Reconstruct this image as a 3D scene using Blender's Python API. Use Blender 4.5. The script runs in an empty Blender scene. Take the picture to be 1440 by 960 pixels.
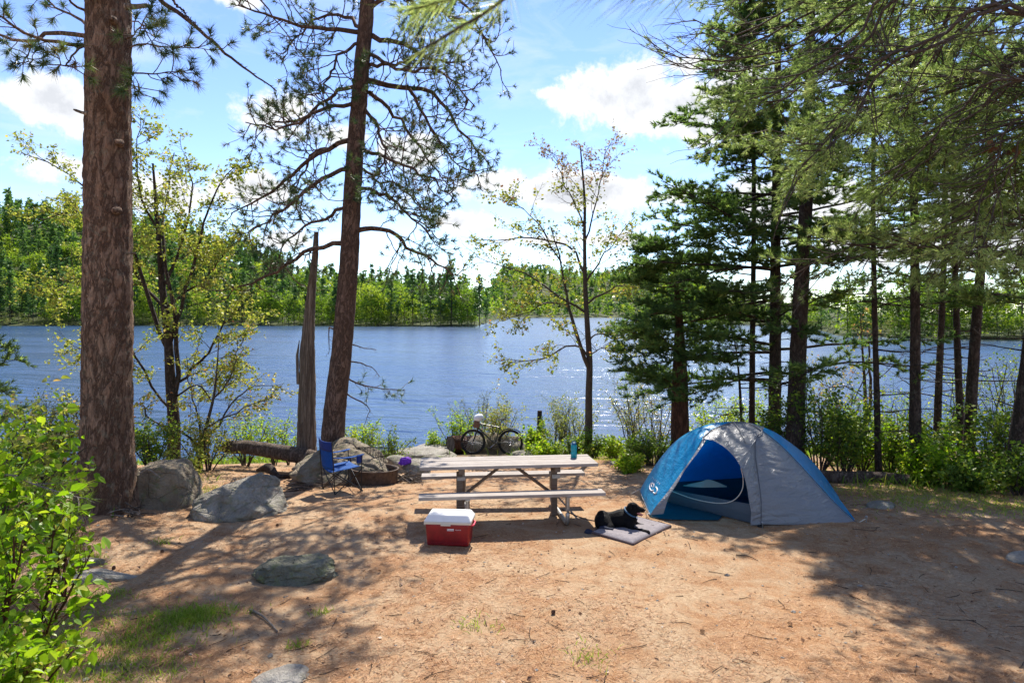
import bpy, bmesh, math, random
import numpy as np
from mathutils import Vector, Matrix

R = math.radians
C = bpy.context.scene.collection
scene = bpy.context.scene

# ---------------------------------------------------------------- camera
HZ, F, CAMZ = 442.0, 960.0, 2.8
cam_d = bpy.data.cameras.new('camera')
cam = bpy.data.objects.new('camera', cam_d)
C.objects.link(cam)
cam.location = (0, 0, CAMZ)
cam.rotation_euler = (R(90), 0, 0)
cam_d.lens = 24.0
cam_d.sensor_width = 36.0
cam_d.shift_y = (HZ - 480.0) / 1440.0
cam_d.clip_start = 0.05
cam_d.clip_end = 6000
cam_d.dof.use_dof = True
cam_d.dof.focus_distance = 10.0
cam_d.dof.aperture_fstop = 7.0
scene.camera = cam

# ---------------------------------------------------------------- light
SUN_EL, SUN_AZ = 48.5, 8.0
sun_dir = Vector((math.sin(R(SUN_AZ)) * math.cos(R(SUN_EL)), math.cos(R(SUN_AZ)) * math.cos(R(SUN_EL)), math.sin(R(SUN_EL))))
sd = bpy.data.lights.new('sun', 'SUN')
sd.energy = 3.9
sd.angle = R(0.53)
sd.color = (1.0, 0.945, 0.86)
so = bpy.data.objects.new('sun', sd)
so.rotation_euler = sun_dir.to_track_quat('Z', 'Y').to_euler()
so.location = (0, 0, 30)
C.objects.link(so)

vs = scene.view_settings
vs.view_transform = 'Standard'
vs.look = 'None'
vs.gamma = 1.0
vs.exposure = 1.27
scene.cycles.use_denoising = True
scene.cycles.max_bounces = 8
scene.cycles.diffuse_bounces = 3
scene.cycles.glossy_bounces = 3
scene.cycles.transmission_bounces = 6
scene.cycles.transparent_max_bounces = 8
scene.cycles.caustics_reflective = False
scene.cycles.caustics_refractive = False
scene.cycles.sample_clamp_indirect = 6.0

# ---------------------------------------------------------------- node helpers
class NT:
    def __init__(s, tree):
        s.t = tree
    def n(s, typ, **kw):
        nd = s.t.nodes.new(typ)
        for k, v in kw.items():
            if isinstance(k, str) and k.startswith('i_'):
                nd.inputs[k[2:].replace('_', ' ')].default_value = v
            else:
                setattr(nd, k, v)
        return nd
    def l(s, a, b):
        s.t.links.new(a, b)
    def m(s, op, a, b=None, c=None, clamp=False):
        nd = s.t.nodes.new('ShaderNodeMath'); nd.operation = op; nd.use_clamp = clamp
        for i, x in enumerate((a, b, c)):
            if x is None: continue
            if isinstance(x, (int, float)): nd.inputs[i].default_value = x
            else: s.t.links.new(x, nd.inputs[i])
        return nd.outputs[0]
    def mix(s, f, a, b, blend='MIX'):
        nd = s.t.nodes.new('ShaderNodeMix'); nd.data_type = 'RGBA'; nd.blend_type = blend
        for k, x in ((0, f), (6, a), (7, b)):
            if isinstance(x, (int, float)): nd.inputs[k].default_value = x
            elif isinstance(x, tuple): nd.inputs[k].default_value = (*x, 1) if len(x) == 3 else x
            else: s.t.links.new(x, nd.inputs[k])
        return nd.outputs[2]
    def ramp(s, f, stops, interp='LINEAR'):
        nd = s.t.nodes.new('ShaderNodeValToRGB'); nd.color_ramp.interpolation = interp
        el = nd.color_ramp.elements
        while len(el) > 1: el.remove(el[-1])
        for i, (p, c) in enumerate(stops):
            e = el[0] if i == 0 else el.new(p)
            e.position = p
            e.color = (*c, 1) if isinstance(c, tuple) else (c, c, c, 1)
        s.t.links.new(f, nd.inputs[0])
        return nd.outputs[0]
    def mapr(s, f, a, b, c, d, smooth=False):
        nd = s.t.nodes.new('ShaderNodeMapRange'); nd.clamp = True
        if smooth: nd.interpolation_type = 'SMOOTHSTEP'
        s.t.links.new(f, nd.inputs[0])
        for i, x in enumerate((a, b, c, d)): nd.inputs[i + 1].default_value = x
        return nd.outputs[0]
    def noise(s, vec, scale, detail=4, rough=0.55, dist=0.0):
        nd = s.t.nodes.new('ShaderNodeTexNoise')
        nd.inputs['Scale'].default_value = scale; nd.inputs['Detail'].default_value = detail
        nd.inputs['Roughness'].default_value = rough; nd.inputs['Distortion'].default_value = dist
        if vec is not None: s.t.links.new(vec, nd.inputs['Vector'])
        return nd.outputs[0]
    def voro(s, vec, scale, feature='F1', rnd=1.0, out=0):
        nd = s.t.nodes.new('ShaderNodeTexVoronoi'); nd.feature = feature
        nd.inputs['Scale'].default_value = scale; nd.inputs['Randomness'].default_value = rnd
        if vec is not None: s.t.links.new(vec, nd.inputs['Vector'])
        return nd.outputs[out]
    def mapping(s, vec, scale=(1, 1, 1), rot=(0, 0, 0), loc=(0, 0, 0)):
        nd = s.t.nodes.new('ShaderNodeMapping')
        nd.inputs['Scale'].default_value = scale; nd.inputs['Rotation'].default_value = rot; nd.inputs['Location'].default_value = loc
        s.t.links.new(vec, nd.inputs['Vector'])
        return nd.outputs[0]

# ---------------------------------------------------------------- sky
world = bpy.data.worlds.new('World')
scene.world = world
world.use_nodes = True
wt = world.node_tree
wt.nodes.clear()
W = NT(wt)
sky = W.n('ShaderNodeTexSky', sky_type='NISHITA', sun_disc=False)
sky.sun_elevation = R(SUN_EL); sky.sun_rotation = R(SUN_AZ)
sky.altitude = 300; sky.air_density = 1.0; sky.dust_density = 0.0; sky.ozone_density = 4.5
hs = W.n('ShaderNodeHueSaturation'); hs.inputs['Hue'].default_value = 0.513; hs.inputs['Saturation'].default_value = 1.04; hs.inputs['Value'].default_value = 0.8
W.l(sky.outputs[0], hs.inputs['Color'])
tc = W.n('ShaderNodeTexCoord')
sx = W.n('ShaderNodeSeparateXYZ'); W.l(tc.outputs['Generated'], sx.inputs[0])
az = W.m('ARCTAN2', sx.outputs[0], sx.outputs[1])
el = W.m('ARCSINE', sx.outputs[2])
# soft distortion of the cloud layout so outlines billow
n1 = W.noise(tc.outputs['Generated'], 9.0, 10, 0.66, 0.15)
n2 = W.noise(tc.outputs['Generated'], 2.2, 3, 0.5)
n3 = W.noise(tc.outputs['Generated'], 26.0, 5, 0.6)
CL = [(885, 140, 88, 48, 1), (955, 150, 62, 48, 1), (975, 90, 40, 20, .9), (815, 268, 120, 23, .95), (700, 255, 50, 18, .85), (650, 312, 55, 15, .8), (935, 275, 70, 22, .85),
      (395, 150, 62, 30, .95), (470, 190, 90, 24, .95), (560, 208, 60, 24, .85), (50, 148, 95, 34, 1), (70, 235, 120, 24, .8), (225, 272, 110, 28, .9), (345, 268, 70, 26, .9),
      (430, 338, 110, 16, .75), (800, 338, 150, 10, .72), (1160, 280, 140, 50, 1), (1260, 345, 190, 36, 1), (1420, 290, 130, 60, 1), (1040, 110, 60, 40, .9), (1180, 22, 60, 22, .8),
      (340, 2, 50, 12, .7), (-150, 120, 90, 60, .9), (765, 130, 30, 9, .55), (1620, 200, 120, 70, .9)]
dens = None
for (cx, cy, wx, wy, amp) in CL:
    d = Vector((cx - 720, F, HZ - cy)).normalized()
    a0 = math.atan2(d.x, d.y); e0 = math.asin(d.z)
    k = math.cos(a0)
    u = W.m('MULTIPLY', W.m('SUBTRACT', az, a0), F / (wx * k * k))
    v = W.m('MULTIPLY', W.m('SUBTRACT', el, e0), F / (wy * k))
    r2 = W.m('ADD', W.m('MULTIPLY', u, u), W.m('MULTIPLY', v, v))
    g = W.m('MULTIPLY', W.m('EXPONENT', W.m('MULTIPLY', r2, -0.8)), amp)
    dens = g if dens is None else W.m('MAXIMUM', dens, g)
rest = W.mapr(az, -1.2, 1.2, 0, 0)
amb = W.m('MULTIPLY', W.mapr(n2, 0.5, 0.75, 0.0, 0.9), W.mapr(W.m('ABSOLUTE', az), 0.95, 1.3, 0.0, 1.0))
hi = W.m('MULTIPLY', W.mapr(n2, 0.5, 0.75, 0.0, 0.8), W.mapr(el, 0.5, 0.8, 0.0, 1.0))
dens = W.m('MAXIMUM', dens, W.m('MAXIMUM', amb, hi))
dd = W.m('ADD', dens, W.m('MULTIPLY', W.m('SUBTRACT', n1, 0.5), 2.7))
dd = W.m('ADD', dd, W.m('MULTIPLY', W.m('SUBTRACT', n3, 0.5), 0.5))
mask = W.mapr(dd, 0.32, 0.72, 0.0, 1.0, True)
wisp = W.m('MULTIPLY', W.mapr(W.noise(W.mapping(tc.outputs['Generated'], (4, 4, 14), (0.2, 0.3, 0)), 1.6, 7, 0.6, 0.6), 0.5, 0.85, 0.0, 0.5), W.mapr(el, 0.02, 0.2, 0, 1))
mask = W.m('MAXIMUM', mask, wisp)
shade = W.mapr(W.m('ADD', dd, W.m('MULTIPLY', n1, 0.5)), 0.6, 1.5, 0.0, 1.0)
ccol = W.ramp(shade, [(0, (3.5, 3.75, 4.15)), (0.4, (3.85, 3.9, 4.0)), (1, (2.7, 2.8, 3.0))])
skyc = W.mix(mask, hs.outputs[0], ccol)
# below the horizon: the dull tone of ground seen far off
bg = W.n('ShaderNodeBackground'); bg.inputs['Strength'].default_value = 0.125
W.l(skyc, bg.inputs[0])
wo = W.n('ShaderNodeOutputWorld'); W.l(bg.outputs[0], wo.inputs[0])

# ---------------------------------------------------------------- placing helpers
def at(px, py, D):
    """the point of the place at depth D that the photograph shows at (px, py)"""
    return Vector(((px - 720.0) / F * D, D, CAMZ - (py - HZ) / F * D))

def _hash(i, j, k, seed):
    h = (i * 374761393 + j * 668265263 + k * 1274126177 + seed * 974634777) & 0xffffffff
    h = ((h ^ (h >> 13)) * 1103515245) & 0xffffffff
    h = ((h ^ (h >> 16)) * 2654435761) & 0xffffffff
    return ((h >> 8) & 0xffff) / 65535.0

def vnoise(P, seed=0):
    P = np.asarray(P, dtype=np.float64)
    if P.shape[-1] == 2: P = np.concatenate([P, np.zeros(P.shape[:-1] + (1,))], -1)
    i = np.floor(P).astype(np.int64); f = P - i; f = f * f * (3 - 2 * f)
    out = 0.0
    for a in (0, 1):
        for b in (0, 1):
            for c in (0, 1):
                w = (f[..., 0] if a else 1 - f[..., 0]) * (f[..., 1] if b else 1 - f[..., 1]) * (f[..., 2] if c else 1 - f[..., 2])
                out = out + w * _hash(i[..., 0] + a, i[..., 1] + b, i[..., 2] + c, seed)
    return out

def fbm(P, seed=0, octv=4, gain=0.5):
    P = np.asarray(P, dtype=np.float64); s = 0; a = 1; t = 0
    for o in range(octv):
        s = s + a * vnoise(P * (2 ** o) + 17.3 * o, seed + o); t += a; a *= gain
    return s / t - 0.5

# ---------------------------------------------------------------- terrain shape
WATER = -2.2
SH = np.array([(-2600, 60), (-600, 150), (-200, 250), (0, 300), (300, 305), (520, 290), (672, 276), (688, 400), (712, 950), (900, 1050), (965, 650), (1010, 330),
               (1120, 285), (1175, 160), (1300, 137), (1700, 120), (3600, 60)], float)
HH = np.array([(-2600, 20), (-400, 66), (0, 76), (130, 70), (300, 50), (440, 26), (600, 17), (685, 8), (712, 100), (800, 90), (900, 98), (970, 76), (1010, 14), (1130, 12), (1200, 5), (3600, 4)], float)

def terrain(x, y):
    x = np.asarray(x, float); y = np.asarray(y, float)
    ys = y - 1.2 * (fbm(np.stack([x * 0.18, y * 0.05], -1), 5, 2)) * np.clip((y - 11) / 5, 0, 1) * 2
    ys = ys + np.clip((-x - 5) * 0.25, 0, 2.2) * np.clip((y - 10) / 3, 0, 1)
    near = np.interp(ys, [-60, 0, 4, 7, 9, 10, 12, 15, 18.8, 20.2, 22.5, 25, 30, 60], [1.5, 0.3, 0.12, 0.04, 0, -0.035, -0.2, -0.5, -1.08, -1.3, -2.0, -2.7, -3.8, -6])
    flat = np.exp(-(((x - 1.0) / 3.6) ** 2 + ((y - 9.5) / 2.0) ** 2) * 1.2)
    b = fbm(np.stack([x * 0.45, y * 0.45], -1), 11, 3) * 0.14 + fbm(np.stack([x * 2.2, y * 2.2], -1), 23, 3) * 0.045
    near = near + b * (1 - 0.85 * flat) * np.clip(1.3 - y / 60, 0.2, 1)
    near = near + 0.35 * np.exp(-(((x + 9.0) / 3.0) ** 2 + ((y - 10) / 5.0) ** 2))
    # slight hollow and swell lines
    yy = np.maximum(y, 1e-3)
    px = 720 + 960 * x / yy
    sh = np.interp(px, SH[:, 0], SH[:, 1]); hh = np.interp(px, HH[:, 0], HH[:, 1])
    wd = np.where(sh > 350, 600.0, np.where(px > 1000, 120.0, 230.0))
    t = np.clip((y - sh) / wd, 0, 1); t = t * t * (3 - 2 * t)
    far = WATER + np.clip((y - sh) / 4.0, -3, 0.35) + hh * t + np.where(y > sh, fbm(np.stack([x * 0.02, y * 0.02], -1), 3, 3) * 0.3 * hh, 0) * t
    return np.where((y > 45), far, near)

def gz(x, y):
    return float(terrain(np.array([x]), np.array([y]))[0])

# ---------------------------------------------------------------- object helpers
def tag(o, label=None, cat=None, group=None, kind=None):
    if label: o['label'] = label
    if cat: o['category'] = cat
    if group: o['group'] = group
    if kind: o['kind'] = kind
    return o

def thing(name, label, cat, loc=(0, 0, 0), rz=0.0, group=None, rot=None):
    o = bpy.data.objects.new(name, None)
    o.empty_display_size = 0.1
    C.objects.link(o); o.location = loc
    o.rotation_euler = rot if rot else (0, 0, rz)
    return tag(o, label, cat, group)

class MB:
    """collects numpy vertices and faces and links them as one mesh"""
    def __init__(s):
        s.v = []; s.n = 0; s.f = []
    def add(s, V, Fc, mat=0, var=0.5, smooth=True):
        V = np.asarray(V, dtype=np.float32).reshape(-1, 3); Fc = np.asarray(Fc, dtype=np.int64)
        if len(V) == 0 or len(Fc) == 0: return s
        var = np.broadcast_to(np.asarray(var, dtype=np.float32), (len(Fc),))
        s.v.append(V); s.f.append((Fc + s.n, mat, var, smooth)); s.n += len(V)
        return s
    def mesh(s, name, mats):
        me = bpy.data.meshes.new(name)
        V = np.concatenate(s.v)
        me.vertices.add(len(V)); me.vertices.foreach_set('co', V.ravel())
        tot = np.concatenate([np.full(len(f[0]), f[0].shape[1]) for f in s.f])
        loops = np.concatenate([f[0].ravel() for f in s.f]).astype(np.int32)
        start = np.concatenate([[0], np.cumsum(tot)[:-1]]).astype(np.int32)
        me.loops.add(len(loops)); me.loops.foreach_set('vertex_index', loops)
        me.polygons.add(len(tot)); me.polygons.foreach_set('loop_start', start)
        me.polygons.foreach_set('material_index', np.concatenate([np.full(len(f[0]), f[1]) for f in s.f]).astype(np.int32))
        me.polygons.foreach_set('use_smooth', np.concatenate([np.full(len(f[0]), f[3]) for f in s.f]))
        for m in mats: me.materials.append(m)
        at_ = me.attributes.new('var', 'FLOAT', 'FACE')
        at_.data.foreach_set('value', np.concatenate([f[2] for f in s.f]).astype(np.float32))
        me.update(calc_edges=True)
        return me
    def build(s, name, mats, parent=None, loc=None):
        if not isinstance(mats, (list, tuple)): mats = [mats]
        o = bpy.data.objects.new(name, s.mesh(name, mats))
        C.objects.link(o)
        if parent is not None: o.parent = parent
        if loc is not None: o.location = loc
        return o

def nrm(a):
    return a / np.maximum(np.linalg.norm(a, axis=-1, keepdims=True), 1e-9)

def tubes(mb, P, Rd, k=6, mat=0, var=0.5, cap=False):
    P = np.asarray(P, float)
    if P.ndim == 2: P = P[None]
    Rd = np.asarray(Rd, float)
    if Rd.ndim == 1: Rd = np.broadcast_to(Rd[None], P.shape[:2])
    M, n, _ = P.shape
    T = nrm(np.gradient(P, axis=1))
    mean = nrm(P[:, -1] - P[:, 0])
    ref = np.where(np.abs(mean[:, 2:3]) > 0.75, np.array([[1.0, 0, 0]]), np.array([[0, 0, 1.0]]))[:, None, :]
    N = nrm(np.cross(T, ref)); B = np.cross(T, N)
    a = 2 * np.pi * np.arange(k) / k
    V = P[:, :, None] + Rd[:, :, None, None] * (np.cos(a)[None, None, :, None] * N[:, :, None] + np.sin(a)[None, None, :, None] * B[:, :, None])
    idx = np.arange(M * n * k).reshape(M, n, k)
    A0 = idx[:, :-1]; A1 = idx[:, 1:]
    Fq = np.stack([A0, np.roll(A0, -1, 2), np.roll(A1, -1, 2), A1], -1).reshape(-1, 4)
    mb.add(V.reshape(-1, 3), Fq, mat, var)
    if cap:
        for m in range(M):
            for e in (0, n - 1):
                ring = V[m, e]; c = ring.mean(0)
                f = [(i, (i + 1) % k, k) if e else ((i + 1) % k, i, k) for i in range(k)]
                mb.add(np.vstack([ring, c]), f, mat, var, False)
    return V

def spline(pts, n):
    """Catmull-Rom through pts, n samples evenly along its length"""
    P = np.array([list(p) for p in pts], float)
    if len(P) == 2:
        t = np.linspace(0, 1, n)[:, None]; return P[0] * (1 - t) + P[1] * t
    Q = np.vstack([2 * P[0] - P[1], P, 2 * P[-1] - P[-2]]); out = []
    for i in range(1, len(Q) - 2):
        t = np.linspace(0, 1, 14, endpoint=False)[:, None]
        a, b, c, d = Q[i - 1], Q[i], Q[i + 1], Q[i + 2]
        out.append(0.5 * (2 * b + (c - a) * t + (2 * a - 5 * b + 4 * c - d) * t ** 2 + (3 * b - a - 3 * c + d) * t ** 3))
    out.append(P[-1:]); out = np.vstack(out)
    s = np.concatenate([[0], np.cumsum(np.linalg.norm(np.diff(out, axis=0), axis=1))])
    u = np.linspace(0, s[-1], n)
    return np.stack([np.interp(u, s, out[:, k]) for k in range(out.shape[1])], 1)

def grow(rng, P0, D0, L, n, up=0.0, wig=0.15):
    P0 = np.asarray(P0, float); D = nrm(np.asarray(D0, float)); M = len(P0)
    L = np.broadcast_to(np.asarray(L, float), (M,)); up = np.broadcast_to(np.asarray(up, float), (M,))
    P = np.empty((M, n + 1, 3)); P[:, 0] = P0
    for i in range(n):
        D = D + rng.normal(0, wig, (M, 3)); D[:, 2] += up / n; D = nrm(D)
        P[:, i + 1] = P[:, i] + D * (L / n)[:, None]
    return P

def spawn(rng, P, K, t0, t1, ang, flat=True, vj=0.2):
    M, n, _ = P.shape
    t = t0 + (t1 - t0) * (np.arange(K)[None] + rng.uniform(0.1, 0.9, (M, K))) / K
    s = t * (n - 1); i = np.clip(s.astype(int), 0, n - 2); f = (s - i)[..., None]
    m = np.arange(M)[:, None]
    pos = P[m, i] * (1 - f) + P[m, i + 1] * f
    tan = nrm(P[m, i + 1] - P[m, i])
    if flat:
        side = nrm(np.cross(tan, np.array([0, 0, 1.0])) + 1e-6)
        sg = np.where((np.arange(K)[None] + rng.integers(0, 2, (M, 1))) % 2, 1.0, -1.0)[..., None]
        perp = side * sg
        perp = perp + rng.normal(0, vj, perp.shape) * np.array([0.3, 0.3, 1.0])
    else:
        perp = rng.normal(0, 1, tan.shape); perp = perp - tan * np.sum(perp * tan, -1, keepdims=True)
    perp = nrm(perp)
    a = ang * rng.uniform(0.7, 1.25, (M, K, 1))
    D = tan * np.cos(a) + perp * np.sin(a)
    return pos.reshape(-1, 3), D.reshape(-1, 3), t.reshape(-1), np.repeat(np.arange(M), K)

def along(rng, P, K, t0=0.1, t1=1.0):
    M, n, _ = P.shape
    t = t0 + (t1 - t0) * (np.arange(K)[None] + rng.uniform(0, 1, (M, K))) / K
    s = t * (n - 1); i = np.clip(s.astype(int), 0, n - 2); f = (s - i)[..., None]; m = np.arange(M)[:, None]
    return (P[m, i] * (1 - f) + P[m, i + 1] * f).reshape(-1, 3), nrm(P[m, i + 1] - P[m, i]).reshape(-1, 3), t.reshape(-1)

def needles(mb, rng, Cn, D, K, L, spread, w, mat=0, var=None, back=0.0):
    M = len(Cn)
    if M == 0: return
    D = nrm(D)[:, None]; pr = rng.normal(0, 1, (M, K, 3)); pr = nrm(pr - D * np.sum(pr * D, -1, keepdims=True))
    th = spread * np.sqrt(rng.uniform(0.02, 1, (M, K, 1)))
    d = D * np.cos(th) + pr * np.sin(th); d[..., 2] -= 0.08; d = nrm(d)
    wd = nrm(np.cross(d, rng.normal(0, 1, (M, K, 3)))) * w
    Lk = L * rng.uniform(0.7, 1.1, (M, K, 1))
    c = Cn[:, None] - D * rng.uniform(0, 1, (M, K, 1)) * back
    V = np.stack([c - wd, c + wd, c + d * Lk], 2).reshape(-1, 3)
    Fc = np.arange(M * K * 3).reshape(-1, 3)
    if var is None: var = rng.uniform(0, 1, M)
    v = np.clip(np.repeat(var, K) + rng.normal(0, 0.1, M * K), 0, 1)
    mb.add(V, Fc, mat, v, False)

def leaff(mb, rng, Cn, size, mat=0, var=None, upb=0.5, aspect=0.75):
    M = len(Cn)
    N = rng.normal(0, 1, (M, 3)); N[:, 2] = np.abs(N[:, 2]) + upb; N = nrm(N)
    U = nrm(np.cross(N, rng.normal(0, 1, (M, 3)))); Vv = np.cross(N, U); U[:, 2] -= .2; U = nrm(U)
    s = (size * rng.uniform(0.3, 1.25, M))[:, None]; w = s * aspect * .5; fo = s * rng.uniform(-.05, .25, M)[:, None]; cu = s * rng.uniform(-.25, .1, M)[:, None]
    P = [Cn, Cn + U * s * .25 + Vv * w * .85 + N * fo, Cn + U * s * .62 + Vv * w * .8 + N * fo, Cn + U * s + N * cu, Cn + U * s * .62 - Vv * w * .8 + N * fo, Cn + U * s * .25 - Vv * w * .85 + N * fo]
    V = np.stack(P, 1).reshape(-1, 3); i = np.arange(M)[:, None] * 6
    Fc = np.concatenate([i + np.array([[0, 1, 2, 3]]), i + np.array([[3, 4, 5, 0]])])
    if var is None: var = rng.uniform(0, 1, M)
    mb.add(V, Fc, mat, np.concatenate([var, np.clip(var + .06, 0, 1)]), False)

def leafq(mb, rng, Cn, size, mat=0, var=None, upb=0.6, aspect=0.7, droop=0.0):
    M = len(Cn)
    if M == 0: return
    N = rng.normal(0, 1, (M, 3)); N[:, 2] = np.abs(N[:, 2]) + upb; N = nrm(N)
    U = nrm(np.cross(N, rng.normal(0, 1, (M, 3)))); Vv = np.cross(N, U)
    U[:, 2] -= droop; U = nrm(U)
    s = (size * rng.uniform(0.35, 1.25, M))[:, None]
    fold = N * s * rng.uniform(-.05, .3, M)[:, None]
    V = np.stack([Cn, Cn + U * s * 0.42 + Vv * s * aspect * 0.5 + fold, Cn + U * s, Cn + U * s * 0.42 - Vv * s * aspect * 0.5 + fold], 1).reshape(-1, 3)
    if var is None: var = rng.uniform(0, 1, M)
    mb.add(V, np.arange(M * 4).reshape(-1, 4), mat, var, False)
# ---------------------------------------------------------------- materials
MT = {}
def newmat(name):
    m = bpy.data.materials.new(name); m.use_nodes = True; m.node_tree.nodes.clear()
    return m, NT(m.node_tree)

def finish(N, surf):
    o = N.n('ShaderNodeOutputMaterial'); N.l(surf, o.inputs[0])

def bsdf(N, col, rough=0.6, spec=0.4, metal=0.0, normal=None):
    b = N.n('ShaderNodeBsdfPrincipled')
    if isinstance(col, tuple): b.inputs['Base Color'].default_value = (*col, 1)
    else: N.l(col, b.inputs['Base Color'])
    if isinstance(rough, (int, float)): b.inputs['Roughness'].default_value = rough
    else: N.l(rough, b.inputs['Roughness'])
    b.inputs['Specular IOR Level'].default_value = spec
    b.inputs['Metallic'].default_value = metal
    if normal is not None: N.l(normal, b.inputs['Normal'])
    return b

def bump(N, h, strength=0.5, dist=0.02, normal=None):
    b = N.n('ShaderNodeBump'); b.inputs['Strength'].default_value = strength; b.inputs['Distance'].default_value = dist
    N.l(h, b.inputs['Height'])
    if normal is not None: N.l(normal, b.inputs['Normal'])
    return b.outputs[0]

def leafmat(name, stops, trans=0.5, rough=0.5, tint=(1.0, 1.0, 1.0), rnd=0.0):
    m, N = newmat(name)
    a = N.n('ShaderNodeAttribute', attribute_name='var')
    f = a.outputs['Fac']
    if rnd:
        oi = N.n('ShaderNodeObjectInfo')
        f = N.m('ADD', f, N.m('MULTIPLY', N.m('SUBTRACT', oi.outputs['Random'], 0.5), rnd), clamp=True)
    col = N.ramp(f, stops)
    d = bsdf(N, col, rough, 0.3)
    t = N.n('ShaderNodeBsdfTranslucent')
    tcol = N.mix(1.0, col, tint, 'MULTIPLY')
    N.l(tcol, t.inputs[0])
    mx = N.n('ShaderNodeMixShader'); mx.inputs[0].default_value = trans
    N.l(d.outputs[0], mx.inputs[1]); N.l(t.outputs[0], mx.inputs[2])
    finish(N, mx.outputs[0]); MT[name] = m
    return m

leafmat('needle_white', [(0, (0.04, 0.075, 0.03)), (0.4, (0.17, 0.24, 0.06)), (0.75, (0.31, 0.4, 0.14)), (1, (0.48, 0.52, 0.22))], 0.58, 0.38, (1.35, 1.4, 1.0))
leafmat('needle_dark', [(0, (0.045, 0.09, 0.032)), (0.5, (0.125, 0.2, 0.055)), (0.85, (0.23, 0.31, 0.085)), (1, (0.36, 0.4, 0.13))], 0.55, 0.5, (1.3, 1.4, 0.8))
leafmat('needle_red', [(0, (0.035, 0.07, 0.035)), (0.5, (0.075, 0.125, 0.045)), (0.85, (0.15, 0.19, 0.06)), (1, (0.24, 0.15, 0.07))], 0.35, 0.45, (1.3, 1.3, 0.8))
leafmat('leaf_yellow', [(0, (0.13, 0.19, 0.03)), (0.4, (0.26, 0.31, 0.05)), (0.85, (0.42, 0.41, 0.1)), (1, (0.44, 0.3, 0.13))], 0.55, 0.45, (1.2, 1.2, 0.7))
leafmat('leaf_maple', [(0, (0.12, 0.18, 0.03)), (0.4, (0.25, 0.3, 0.045)), (0.85, (0.42, 0.38, 0.08)), (1, (0.42, 0.2, 0.1))], 0.5, 0.45, (1.15, 1.1, 0.7))
leafmat('leaf_red', [(0, (0.26, 0.25, 0.07)), (0.5, (0.34, 0.24, 0.09)), (1, (0.34, 0.15, 0.09))], 0.5, 0.5)
leafmat('leaf_lime', [(0, (0.07, 0.15, 0.01)), (0.4, (0.16, 0.3, 0.012)), (0.8, (0.32, 0.45, 0.03)), (1, (0.46, 0.48, 0.07))], 0.55, 0.4, (1.2, 1.25, 0.5))
leafmat('leaf_green', [(0, (0.05, 0.1, 0.018)), (0.45, (0.12, 0.2, 0.028)), (0.8, (0.22, 0.31, 0.04)), (1, (0.33, 0.33, 0.06))], 0.5, 0.42, (1.2, 1.25, 0.6))
leafmat('leaf_grey', [(0, (0.15, 0.18, 0.06)), (0.6, (0.27, 0.3, 0.09)), (1, (0.4, 0.37, 0.13))], 0.45, 0.5)
leafmat('grass_mat', [(0, (0.1, 0.18, 0.015)), (0.6, (0.27, 0.37, 0.035)), (1, (0.42, 0.36, 0.12))], 0.45, 0.5, (1.1, 1.2, 0.6))
leafmat('dead_leaf', [(0, (0.10, 0.05, 0.03)), (0.5, (0.26, 0.14, 0.07)), (0.85, (0.42, 0.27, 0.16)), (1, (0.55, 0.46, 0.36))], 0.2, 0.6)
leafmat('litter_mat', [(0, (0.16, 0.07, 0.03)), (0.5, (0.4, 0.19, 0.075)), (1, (0.62, 0.38, 0.2))], 0.15, 0.6)
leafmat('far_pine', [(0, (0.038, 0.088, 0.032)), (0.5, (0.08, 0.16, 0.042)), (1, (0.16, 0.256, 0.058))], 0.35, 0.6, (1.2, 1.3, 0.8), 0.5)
leafmat('far_leaf', [(0, (0.081, 0.149, 0.014)), (0.5, (0.196, 0.31, 0.023)), (1, (0.38, 0.437, 0.057))], 0.5, 0.6, (1.15, 1.2, 0.6), 0.6)
leafmat('far_bush', [(0, (0.08, 0.12, 0.02)), (0.5, (0.2, 0.25, 0.04)), (1, (0.36, 0.33, 0.09))], 0.45, 0.6, (1, 1, 1), 0.6)

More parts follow.
